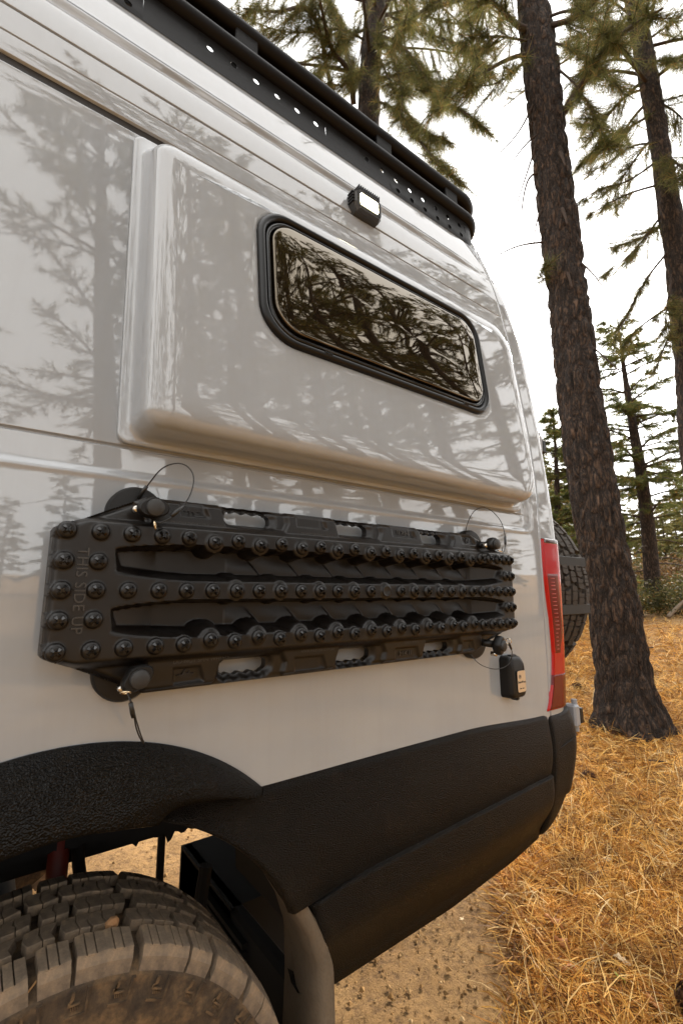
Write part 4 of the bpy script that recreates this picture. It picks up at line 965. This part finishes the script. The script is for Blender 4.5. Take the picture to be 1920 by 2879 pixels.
# --- big pine beside the van's rear
def big_pine():
    T = Tree(11); b = at(1450, 1650, 5.40); zb = float(ground_h(b[0], b[1])); b[2] = zb-.12
    pts = [b, at(1408, 1400, 5.40), at(1370, 1200, 5.42), at(1337, 960, 5.45), at(1305, 700, 5.5), at(1268, 400, 5.55), at(1222, 0, 5.6)]
    top = pts[-1]; up = (pts[-1]-pts[-2]); up /= np.linalg.norm(up); pts += [top+up*3, top+up*6.5]
    C = smooth_path(pts, 330); z = C[:, 2]-zb; rad = .218-.0022*z+.11*np.exp(-np.clip(z, 0, 9)/.22)+.03*np.exp(-np.clip(z, 0, 9)/.8); rad *= np.clip((16.5-z)/8, .15, 1)
    tm = trunk_mesh(C, rad, M_BARK, 84, .034, 11.5)
    def c_at(py): i = np.argmin(np.abs(C[:, 2]-at(1300, py, 5.5)[2])); return C[i]
    # bare dead twigs on the side toward the van
    for L in ([(1262, 555), (1200, 560), (1150, 580), (1122, 603)], [(1228, 230), (1195, 300), (1150, 350), (1128, 362)], [(1240, 300), (1215, 380), (1185, 470), (1180, 500)], [(1248, 395), (1215, 400), (1200, 450), (1193, 540)], [(1252, 470), (1232, 500), (1225, 560)],
              [(1330, 770), (1375, 810), (1420, 850)], [(1318, 595), (1350, 615), (1385, 660)], [(1245, 300), (1205, 330), (1160, 395)]):
        dd = 5.5; P = [at(px, py, dd-.10*i-.06*rng.random()) for i, (px, py) in enumerate(L)]; T.branch(P, .014, False, thin=.25)
    # stubs of broken limbs
    for (px, py, e) in ((1285, 350, 30), (1290, 480, 25), (1300, 620, 20)):
        a = at(px, py, 5.32); T.branch([a, a+np.array([-.06, -.05, -.16]), a+np.array([-.08, -.08, -.30])], .022, False, thin=.4)
    # green spray at the left of the stem, half way up
    T.branch([at(1262, 640, 5.5), at(1250, 628, 5.3), at(1245, 605, 5.2)], .012, True, 1.2, .22)
    # heavy limbs higher up
    for L, r0 in (([(1290, 262), (1340, 190), (1385, 110), (1450, 60), (1520, 20)], .05), ([(1225, 75), (1185, 60), (1145, 15), (1090, -20)], .05), ([(1262, 60), (1330, 40), (1400, -30)], .04), ([(1240, 120), (1170, 130), (1090, 180), (1020, 200), (985, 270)], .03), ([(1250, 20), (1180, -60), (1060, -40), (960, 30), (900, 90)], .045), ([(1275, 100), (1320, 110), (1370, 150), (1420, 200)], .016), ([(1240, 150), (1200, 140), (1150, 190), (1100, 200), (1060, 190)], .016), ([(1235, 100), (1190, 90), (1120, 80), (1050, 100)], .018), ([(1270, 150), (1330, 200), (1380, 300), (1400, 350)], .016), ([(1255, 40), (1310, 20), (1370, 40), (1430, 110)], .02)):
        P = [at(px, py, 5.55-.22*i*(1 if px < 1250 else .6)) for i, (px, py) in enumerate(L)]; T.branch(P, r0, True, 1.9, .7, .1, own=True, start=.25)
    for k in range(26):
        i = int(np.interp(rng.uniform(9.2, 15.5), C[:, 2], np.arange(len(C)))); a = rng.uniform(0, 2*math.pi); ln = rng.uniform(1.4, 3.0)
        e = C[i]+np.array([math.cos(a), math.sin(a), rng.uniform(-.2, .25)])*ln; T.branch([C[i], (C[i]+e)/2+np.array([0, 0, .2]), e], .04, True, .75, .7)
    return T.finish('pine_tree', tuple(np.r_[b[:2], zb]), tm, 'tall thick-barked pine standing close behind the van, bare dead twigs low down', 'tree', 'pines around the camp', None, 38, .20, .0048, .80, .3)
big_pine()
# --- pine behind the van, seen over the roof rack
def roof_pine():
    T = Tree(23); d = 6.6; p = [at(862, 0, d), at(850, 150, d), at(846, 300, d)]; q = p[-1]; b = np.array([q[0]+.05, q[1]+.1, 0]); zb = float(terrain(b[0], b[1])); b[2] = zb-.1
    up = p[0]-p[1]; up /= np.linalg.norm(up); C = smooth_path([b, (b+q)/2, q, p[1], p[0], p[0]+up*2, p[0]+up*4.5], 200)
    rad = np.interp(C[:, 2]-zb, [0, .4, 8, 12, 17], [.36, .27, .19, .165, .04]); tm = trunk_mesh(C, rad, M_BARK, 40, .022, 8)
    Ls = [([(838, 215), (790, 120), (775, 40), (740, -30)], .05), ([(812, 240), (805, 160), (760, 120), (738, 20), (725, -60)], .05), ([(770, 235), (748, 150), (735, 60), (700, 10), (640, 30), (560, 20)], .04), ([(748, 120), (690, 150), (620, 130), (560, 90)], .02),
          ([(868, 80), (920, 100), (960, 150), (1000, 230), (1060, 250), (1120, 300)], .03), ([(866, 180), (930, 170), (1000, 190), (1080, 190)], .026), ([(870, 40), (940, 20), (1010, 50), (1090, 60)], .03), ([(862, 230), (910, 250), (960, 320), (1000, 370), (1060, 420)], .022),
          ([(866, 120), (900, 200), (950, 290), (1040, 330)], .02), ([(855, -20), (800, -60), (700, -50), (600, 0)], .04), ([(850, 60), (790, 90), (700, 200), (690, 240)], .022), ([(846, 140), (800, 200), (740, 190), (660, 190)], .02), ([(872, 10), (960, -30), (1080, -10), (1160, 40)], .03), ([(860, 60), (905, 140), (925, 210), (920, 280)], .018), ([(850, 100), (780, 60), (680, 80), (600, 60), (530, 20)], .02), ([(870, 110), (980, 110), (1080, 130), (1150, 110)], .022), ([(868, 20), (950, 70), (1060, 100), (1130, 170)], .02)]
    for j, (L, r0) in enumerate(Ls):
        P = [at(px, py, d+(-.35 if j % 3 else .3)*i) for i, (px, py) in enumerate(L)]; T.branch(P, r0, True, 1.9, .6, .05, own=True, start=.15)
    for k in range(30):
        i = int(np.interp(rng.uniform(9.5, 15.5), C[:, 2], np.arange(len(C)))); a = rng.uniform(0, 2*math.pi); ln = rng.uniform(1.2, 3.0); e = C[i]+np.array([math.cos(a), math.sin(a), rng.uniform(-.3, .3)])*ln; T.branch([C[i], (C[i]+e)/2+np.array([0, 0, .15]), e], .035, True, .9, .7)
    return T.finish('pine_tree', (b[0], b[1], zb), tm, 'pine rising behind the roof rack, drooping needle sprays against white sky', 'tree', 'pines around the camp', None, 38, .19, .0048, .78, .45)
roof_pine()
# --- slanting pine at the right edge
def edge_pine():
    T = Tree(37); d = 8.0; p = [at(1466, 60, d), at(1500, 250, d), at(1532, 450, d), at(1566, 690, d)]; q = p[-1]; v = p[-1]-p[-2]; v /= np.linalg.norm(v)
    f = at(1600, 1120, d); zb = float(terrain(f[0], f[1])); g_ = f+np.array([.05, -.1, 0]); g_[2] = zb-.1; up = p[0]-p[1]; up /= np.linalg.norm(up)
    C = smooth_path([g_, f, q, p[2], p[1], p[0], p[0]+up*2, p[0]+up*5], 220); rad = np.interp(C[:, 2]-zb, [0, .4, 6, 11, 17], [.28, .21, .15, .125, .03]); tm = trunk_mesh(C, rad, M_BARK, 36, .018, 9)
    bare = [[(1548, 560), (1480, 640), (1430, 740), (1405, 790)], [(1560, 690), (1510, 720), (1455, 760), (1425, 800)], [(1535, 470), (1470, 560), (1420, 610), (1370, 640)], [(1528, 420), (1450, 440), (1390, 470), (1345, 500)], [(1520, 360), (1440, 420), (1380, 430), (1320, 470)], [(1565, 720), (1530, 780), (1500, 860)], [(1515, 330), (1450, 330), (1390, 380), (1340, 400)], [(1552, 610), (1530, 690), (1525, 760)]]
    for L in bare:
        P = [at(px, py, d-.25*i) for i, (px, py) in enumerate(L)]; T.branch(P, .020, True, .9, .45, -.1, own=True, start=.3)
    green = [[(1490, 200), (1430, 220), (1380, 280), (1330, 290)], [(1480, 150), (1400, 130), (1340, 170), (1310, 230)], [(1470, 90), (1400, 60), (1330, 80), (1290, 110)], [(1468, 60), (1420, 10), (1370, -10), (1320, 20)], [(1475, 100), (1530, 60), (1580, 40)], [(1482, 150), (1540, 130), (1590, 150)], [(1495, 230), (1545, 250), (1590, 300)], [(1470, 40), (1500, -20), (1550, -60)], [(1510, 300), (1460, 360), (1420, 420), (1400, 480)], [(1500, 260), (1430, 300), (1370, 350), (1335, 370)], [(1540, 500), (1490, 540), (1440, 560), (1395, 570)], [(1520, 350), (1560, 380), (1600, 420)], [(1462, 20), (1440, 60), (1400, 100), (1360, 100)]]
    for j, L in enumerate(green):
        P = [at(px, py, d-(.3 if j % 2 else -.15)*i) for i, (px, py) in enumerate(L)]; T.branch(P, .022, True, 2.5, .65, .1, own=True, start=.1)
    for k in range(18):
        i = int(np.interp(rng.uniform(9, 16), C[:, 2], np.arange(len(C)))); a = rng.uniform(0, 2*math.pi); ln = rng.uniform(1.0, 2.4); e = C[i]+np.array([math.cos(a), math.sin(a), rng.uniform(-.3, .2)])*ln; T.branch([C[i], (C[i]+e)/2+np.array([0, 0, .15]), e], .03, True, .9, .6)
    return T.finish('pine_tree', (g_[0], g_[1], zb), tm, 'slender leaning pine at the right edge, many bare drooping branches', 'tree', 'pines around the camp', None, 38, .19, .0052, .80, .35)
edge_pine()
# --- generic conifers for the middle distance and for the woods in front of the van's flank
def conifer(seed, H, r0, z0, nb, blen, lean=(0, 0), dens=1.0, droop=-.1, nper=14, Ln=.17, wd=.012, m_leaf=None, sub=.6, low_bare=0, tip=.25, maxtri=None):
    T = Tree(seed); g = T.g; C = smooth_path([(0, 0, -.2), (lean[0]*.2+.05*g.standard_normal(), lean[1]*.2+.05*g.standard_normal(), H*.35), (lean[0]*.6, lean[1]*.6, H*.7), (lean[0], lean[1], H)], 60)
    rad = np.interp(C[:, 2], [-.2, .25, H*.5, H], [r0*1.45, r0*1.08, r0*.75, .012]); tm = trunk_mesh(C, rad, M_BARK, 16, 0)
    for k in range(nb):
        f = g.random()**.9; z = z0+(H*.99-z0)*f; c = np.array([np.interp(z, C[:, 2], C[:, i]) for i in range(3)]); a = k*2.399+g.uniform(-.4, .4)
        ln = blen*(tip+(1-tip)*(1-f)**.75)*g.uniform(.6, 1.1); e = c+np.array([math.cos(a)*ln, math.sin(a)*ln, ln*g.uniform(droop-.2, droop+.2)+.15*ln*f]); mid = (c+e)/2+np.array([0, 0, ln*.08])
        T.branch([c, mid, e], .012+.012*ln, True, dens, sub*(.5+.5*(1-f)), .2, own=False, start=.2)
    for k in range(low_bare):
        z = g.uniform(z0*.35, z0); c = np.array([np.interp(z, C[:, 2], C[:, i]) for i in range(3)]); a = g.uniform(0, 6.28); ln = g.uniform(.5, 1.5); e = c+np.array([math.cos(a)*ln, math.sin(a)*ln, -ln*.2]); T.branch([c, (c+e)/2+np.array([0, 0, .1]), e], .02, False, own=False)
    V = needles(np.array(T.tp), np.array(T.td), nper, Ln, wd, .55, g, .25)
    return tm, T.tw.mesh('twigs', M_TWIG, False), mesh('crown', V, np.arange(len(V)).reshape(-1, 3), m_leaf or M_PINE, False)
def plant_tree(name, parts, x, y, rz, s, label, cat='tree', group=None, zoff=0):
    z = float(terrain(x, y))+zoff; t = thing(name, (x, y, z), label, cat, group); M = Matrix.Translation((x, y, z)) @ Matrix.Rotation(rz, 4, 'Z') @ Matrix.Scale(s, 4)
    for nm, me in zip(('trunk', 'twigs', 'crown'), parts):
        if me is None: continue
        o = place(nm, me, t, M)
        if nm != 'trunk': o['kind'] = 'stuff'
    return t
def polar(az, d): return d*math.cos(R(az)), -.86+d*math.sin(R(az))
FIR = conifer(101, 7.6, .17, 1.9, 75, 2.3, (-.35, .2), 1.5, -.02, 18, .15, .014, M_FIR, .6, 8, .18)
x, y = polar(20.0, 14.0); plant_tree('fir_tree', FIR, x, y, .6, 1.0, 'mid-distance fir with a dark bare lower stem, right of the big pine', 'tree', 'conifers on the slope')
FIR2 = conifer(102, 5.2, .10, .3, 75, 1.6, (.1, 0), 2.0, -.02, 18, .15, .015, M_FIR, .55, 0, .15)
x, y = polar(27.9, 12.5); plant_tree('fir_tree', FIR2, x, y, 0, 1.02, 'young bushy fir just behind the van corner, left of the big pine', 'tree', 'conifers on the slope')
x, y = polar(25.8, 15.5); plant_tree('fir_tree', FIR2, x, y, 2, .98, 'young fir half hidden behind the big pine trunk', 'tree', 'conifers on the slope')
PINE_A = conifer(201, 16.0, .21, 4.6, 62, 3.2, (.3, .2), 1.0, -.15, 16, .20, .016, M_PINE, .75, 8)
PINE_B = conifer(202, 18, .25, 5.5, 58, 3.4, (-.4, .1), 1.0, -.2, 16, .21, .016, M_PINE, .8, 10)
PINE_C = conifer(203, 9.0, .14, 1.4, 70, 2.3, (.1, -.2), 1.6, -.1, 16, .20, .026, M_PINE, .65, 3)
for i, (az, d, s, pr_) in enumerate(((16.8, 22, .52, 2), (22.4, 30, .60, 2), (14.4, 27, .6, 2), (19.0, 33, .55, 2), (26.3, 27, .62, 2), (24.5, 38, .75, 2), (17.4, 38, .62, 2), (20.6, 42, .7, 2), (15.6, 44, .75, 2), (28, 34, .9, 2), (18.2, 50, .8, 2), (21.6, 52, .8, 2), (29.6, 24, .75, 2), (13, 40, .8, 2), (15.9, 30, .55, 2), (18.6, 26, .42, 2), (20.1, 30, .48, 2), (23.2, 26, .50, 2), (17.9, 44, .7, 2), (19.8, 55, .85, 2), (16.4, 55, .85, 2), (14.8, 52, .85, 2), (25.4, 33, .7, 2), (27.2, 30, .8, 2))):
    x, y = polar(az, d); plant_tree('pine_tree', (PINE_A, PINE_B, PINE_C)[pr_], x, y, i*1.7, s, 'small far pine of the woods beyond the shrubs, behind the fir', 'tree', 'distant pines up the slope')
# --- the woods that the van's flank faces (they show as reflections in paint and window)
WOODS = [(-77, 6.6, .95, 1), (-70, 12, 1.0, 1), (-66, 7.4, 1.0, 1), (-61, 10, .95, 0), (-56, 7.8, 1.0, 1), (-51, 12, 1.0, 0), (-47, 9.0, 1.0, 0), (-43, 14, 1.0, 1), (-39, 10.5, 1.0, 1), (-35, 14, 1.0, 0), (-30, 11, 1.0, 0), (-24, 15, 1.0, 1), (-17, 13, 1.0, 0), (-8, 20, 1.0, 2), (0, 24, 1.0, 0),
         (-97, 13, .9, 1), (-108, 9, 1.0, 0), (-118, 14, 1.0, 1), (-130, 11, 1.0, 0), (-145, 16, 1.0, 1), (-160, 12, 1.0, 0), (175, 17, 1.0, 1)]
for i, (az, d, s, p_) in enumerate(WOODS):
    x, y = polar(az, d); plant_tree('pine_tree', (PINE_A, PINE_B, PINE_C)[p_], x, y, i*2.1+.4, s, 'tall pine facing the van flank, seen as a dark reflection in its paint', 'tree', 'pines reflected in the van side')
for i in range(44):
    az = -185+i*4.6+rng.uniform(-1.5, 1.5); d = rng.uniform(20, 36); x, y = polar(az, d)
    plant_tree('pine_tree', PINE_C, x, y, i*1.3, rng.uniform(.55, .95)*d/30, 'small pine of the far woodland edge reflected low in the van side', 'tree', 'woodland edge reflected in the van side')
for i in range(26):
    az = 38+i*5.3+rng.uniform(-2, 2); d = rng.uniform(13, 34); x, y = polar(az, d)
    plant_tree('pine_tree', (PINE_C, PINE_A)[i % 2], x, y, i*1.9, rng.uniform(.8, 1.1), 'pine standing in the woods hidden behind the van', 'tree', 'woods behind the van')

# ------------------------------------------------------------------ shrubs, fallen wood
def leaf_cloud(seed, n, rx, rz, size):
    g = np.random.default_rng(seed); v = g.standard_normal((n, 3)); v /= np.linalg.norm(v, axis=1)[:, None]; lump = 1+.35*np.sin(v[:, 0]*5+seed)*np.cos(v[:, 1]*4)+.2*np.sin(v[:, 2]*9)
    p = v*(g.random((n, 1))**.35)*lump[:, None]*np.array([rx, rx, rz])+np.array([0, 0, rz*.85]); a = g.standard_normal((n, 3)); a /= np.linalg.norm(a, axis=1)[:, None]; b = np.cross(a, g.standard_normal((n, 3))); b /= np.linalg.norm(b, axis=1)[:, None]
    s = size*g.uniform(.6, 1.3, (n, 1)); V = np.stack([p-a*s, p+b*s*.45, p+a*s, p-b*s*.45], 1).reshape(-1, 3); V[:, 2] = np.maximum(V[:, 2], .01); return mesh('foliage', V, np.arange(4*n).reshape(-1, 4), None, False)
M_SHRUB = island_mat('shrub_leaves', [(0, (.030, .032, .010)), (.5, (.075, .078, .024)), (.85, (.15, .13, .045)), (1, (.26, .13, .035))], .6, .3)
M_SHRUBB = island_mat('brown_shrub_leaves', [(0, (.06, .035, .016)), (.5, (.13, .075, .032)), (1, (.24, .15, .07))], .7, .2)
CL = [leaf_cloud(1, 2600, .75, .42, .035), leaf_cloud(2, 2600, .65, .55, .035)]
CLB = CL[0].copy(); CLB.materials.clear()
for c in CL: c.materials.append(M_SHRUB)
CLB.materials.append(M_SHRUBB)
def shrub(az, d, s, me, label, sz=1.0):
    x, y = polar(az, d); z = float(terrain(x, y)); t = thing('shrub', (x, y, z), label, 'shrub', 'shrubs under the trees'); M = Matrix.Translation((x, y, z-.03)) @ Matrix.Rotation(az, 4, 'Z') @ Matrix.Diagonal((s, s, s*sz, 1)); o = place('foliage', me, t, M); o['kind'] = 'stuff'
    for k in range(5):
        a = k*1.3+az; MB().tube([(x, y, z-.05), (x+.2*s*math.cos(a), y+.2*s*math.sin(a), z+.25*s), (x+.42*s*math.cos(a), y+.42*s*math.sin(a), z+.55*s*sz)], [.016, .011, .005], 5).ob('stem', M_TWIG, t)
shrub(21.6, 12.6, 1.05, CL[0], 'low dark green shrub between the big pine and the fir stem'); shrub(18.2, 13.0, 1.0, CL[1], 'round green shrub just right of the fir stem', .8)
shrub(16.3, 14.5, 1.2, CL[0], 'wide green shrub at the right edge of the slope'); shrub(20.6, 17, 1.5, CLB, 'brown dry brush heap behind the fir stem')
shrub(18.0, 19, 1.7, CLB, 'large brown thicket on the slope right of the fir'); shrub(22.4, 19, 1.5, CL[1], 'green thicket showing just right of the big pine trunk')
shrub(26.0, 17, 1.6, CL[1], 'green thicket left of the big pine trunk'); shrub(15.4, 21, 1.8, CLB, 'brown thicket at the far right of the slope'); shrub(27.4, 22, 1.6, CL[0], 'dark thicket behind the spare wheel'); shrub(19.3, 25, 2.0, CL[1], 'far green thicket behind the brown brush')
M_GREYWOOD = mat('weathered_wood', (.23, .18, .13), .9)
def deadwood(L, r, label):
    P = [np.array((*polar(a, d), 0)) for a, d, h in L]
    for p, (a, d, h) in zip(P, L): p[2] = float(terrain(p[0], p[1]))+h
    tag(MB().tube(smooth_path(P, 24), np.linspace(r, r*.3, 24), 7).ob('fallen_branch', M_GREYWOOD), label, 'fallen branch', 'dead branches on the slope')
deadwood([(18.9, 12.2, .05), (17.6, 12.4, .35), (15.8, 12.8, .62)], .045, 'pale dead branch slanting up right of the fir stem')
deadwood([(18.6, 12.9, .08), (17.0, 12.7, .22), (15.5, 12.5, .30)], .030, 'thin dead branch lying low under the pale slanting one')
deadwood([(17.2, 12.1, .02), (16.9, 12.3, .30), (16.5, 12.3, .58)], .030, 'short dead branch propped upright among the fallen ones')

# ------------------------------------------------------------------ pine cones, leaves, sticks, pebble
M_CONE = island_mat('cone_scales', [(0, (.045, .020, .010)), (1, (.12, .055, .024))], .7)
def cone_mesh():
    mb = MB(); mb.lathe([(.004, 0), (.016, .012), (.019, .035), (.013, .065), (.003, .082)], 10)
    for k in range(70):
        t = k/70; a = k*2.3999; h = .004+.078*t; rr = .034*math.sin(math.pi*(.18+.78*t))**.8; c, s = math.cos(a), math.sin(a); wd = .0085*(1-.5*t); tp = np.array([c*rr, s*rr, h+.006]); ba = np.array([c*.012, s*.012, h-.002]); sd = np.array([-s, c, 0])*wd
        mb.add([ba-sd*.5, ba+sd*.5, tp+sd, tp-sd, tp+np.array([c*.004, s*.004, .006])], [[0,1,2,3],[3,2,4],[1,0,3,4,2]])
    return mb.mesh('pine_cone', M_CONE, False)
CONE = cone_mesh()
def ground_at(px, py):
    v = at(px, py, 1.0)-np.array(CAM); t = 1.0
    for _ in range(60):
        p = np.array(CAM)+v*t; h = float(ground_h(p[0], p[1])); t += (p[2]-h)*.55/max(.05, -v[2])
    return np.array(CAM)+v*t
for (px, py, s, rx, label) in ((1336, 1585, 1.25, 1.3, 'dark pine cone on bare needles left of the big pine'), (1333, 1795, 1.15, 1.5, 'brown pine cone in dry grass beside the bumper corner'), (1552, 2318, 1.3, 1.2, 'dark pine cone in the nearest grass at the bottom right'), (1418, 1690, .9, 1.6, 'small pine cone at the foot of the big pine')):
    p = ground_at(px, py); o = place('pine_cone', CONE, None, Matrix.Translation(p+np.array([0, 0, .028*s])) @ Matrix.Rotation(px, 4, 'Z') @ Matrix.Rotation(rx, 4, 'X') @ Matrix.Scale(s, 4)); tag(o, label, 'pine cone', 'fallen pine cones')
M_LEAFO = mat('orange_oak_leaf', (.42, .16, .035), .6); M_LEAFP = mat('pale_dry_leaf', (.62, .45, .26), .7); M_LEAFG = mat('yellow_green_leaf', (.32, .34, .05), .6)
def leaf_mesh(m):
    n = 40; up_ = []
    for k in range(n//2):
        t = k/(n//2-1); wv = .017*math.sin(math.pi*min(1, t*1.02))**.6*(1+.38*math.sin(t*6.5*math.pi)); up_.append((-.042+.084*t, max(.0012, wv)))
    out = up_+[(x, -y) for x, y in up_[::-1]]; out = out[::-1]
    V = [(0, 0, .006)]+[(x, y, .010*math.sin(x*70)+.008*abs(y)*30) for x, y in out]; F = [[0, 1+k, 1+(k+1) % n] for k in range(n)]
    V2 = [(x, y, z-.0008) for x, y, z in V]; F2 = [[a+n+1 for a in f[::-1]] for f in F]; S = [[1+k, n+2+k, n+2+(k+1) % n, 1+(k+1) % n] for k in range(n)]
    return mesh('fallen_leaf', V+V2, F+F2+S, m)
LF = [leaf_mesh(M_LEAFO), leaf_mesh(M_LEAFP), leaf_mesh(M_LEAFG)]
for (px, py, k, s, label) in ((1272, 2135, 0, 1.1, 'curled orange leaf in the grass below the bumper, nearer the bumper'), (1290, 2185, 0, 1.0, 'orange leaf just below the curled one under the bumper'), (1430, 2226, 1, .7, 'pale bleached leaf in the grass at lower right'), (1505, 2330, 0, .9, 'rust orange leaf near the dark cone at bottom right'), (1425, 2268, 2, .5, 'small yellow green leaf below the pale bleached leaf'), (1300, 2245, 0, .8, 'small orange leaf among needles in the lower middle of the grass'), (1390, 1990, 1, .8, 'pale leaf in the grass midway to the big pine'), (1495, 1560, 0, 1.3, 'orange leaf on the slope right of the big pine'), (1060, 2130, 1, .55, 'pale chip of leaf on bare dirt under the cladding edge')):
    p = ground_at(px, py); o = place('fallen_leaf', LF[k], None, Matrix.Translation(p+np.array([0, 0, .03])) @ Matrix.Rotation(px*.7, 4, 'Z') @ Matrix.Rotation(.45*math.sin(px), 4, 'X') @ Matrix.Rotation(.5*math.cos(py), 4, 'Y') @ Matrix.Scale(s, 4)); tag(o, label, 'leaf', 'fallen leaves')
for (a, b, r, label) in (((1478, 1752), (1545, 1772), .006, 'dark stick in the grass right of the big pine foot'), ((1420, 1500), (1500, 1494), .010, 'thin stick on the slope behind the big pine')):
    p, q = ground_at(*a), ground_at(*b); p[2] += .02; q[2] += .05; m_ = (p+q)/2+np.array([0, 0, .015]); tag(MB().tube(smooth_path([p, m_, q], 10), [r]*10, 6).ob('stick', M_TWIG), label, 'stick', 'sticks on the ground')
g_ = MB(); v = rng.standard_normal((14, 3))
def pebble(pos, s, label):
    me = MB().lathe([(.2, -1), (.75, -.7), (1, -.1), (.85, .5), (.45, .85), (.1, .95)], 7).mesh('pebble', mat('sandstone', (.36, .19, .085), .9), False)
    for v in me.vertices: v.co *= 1+.18*mnoise.noise(v.co*1.7)
    o = place('pebble', me, None, Matrix.Translation(pos) @ Matrix.Rotation(.5, 4, 'X') @ Matrix.Diagonal((s, s*.7, s*.8, 1))); tag(o, label, 'stone')
pebble((.222, .042, .8105), .0115, 'small tan stone wedged in the tread on top of the rear tyre')
tag(MB().tube(smooth_path([(.105, -.010, .792), (.128, .006, .804), (.150, .012, .812)], 8), [.0014]*8, 5).ob('straw', mat('straw_stalk', (.55, .30, .12), .7)), 'orange straw stalk lying across the outer tread of the rear tyre', 'straw')
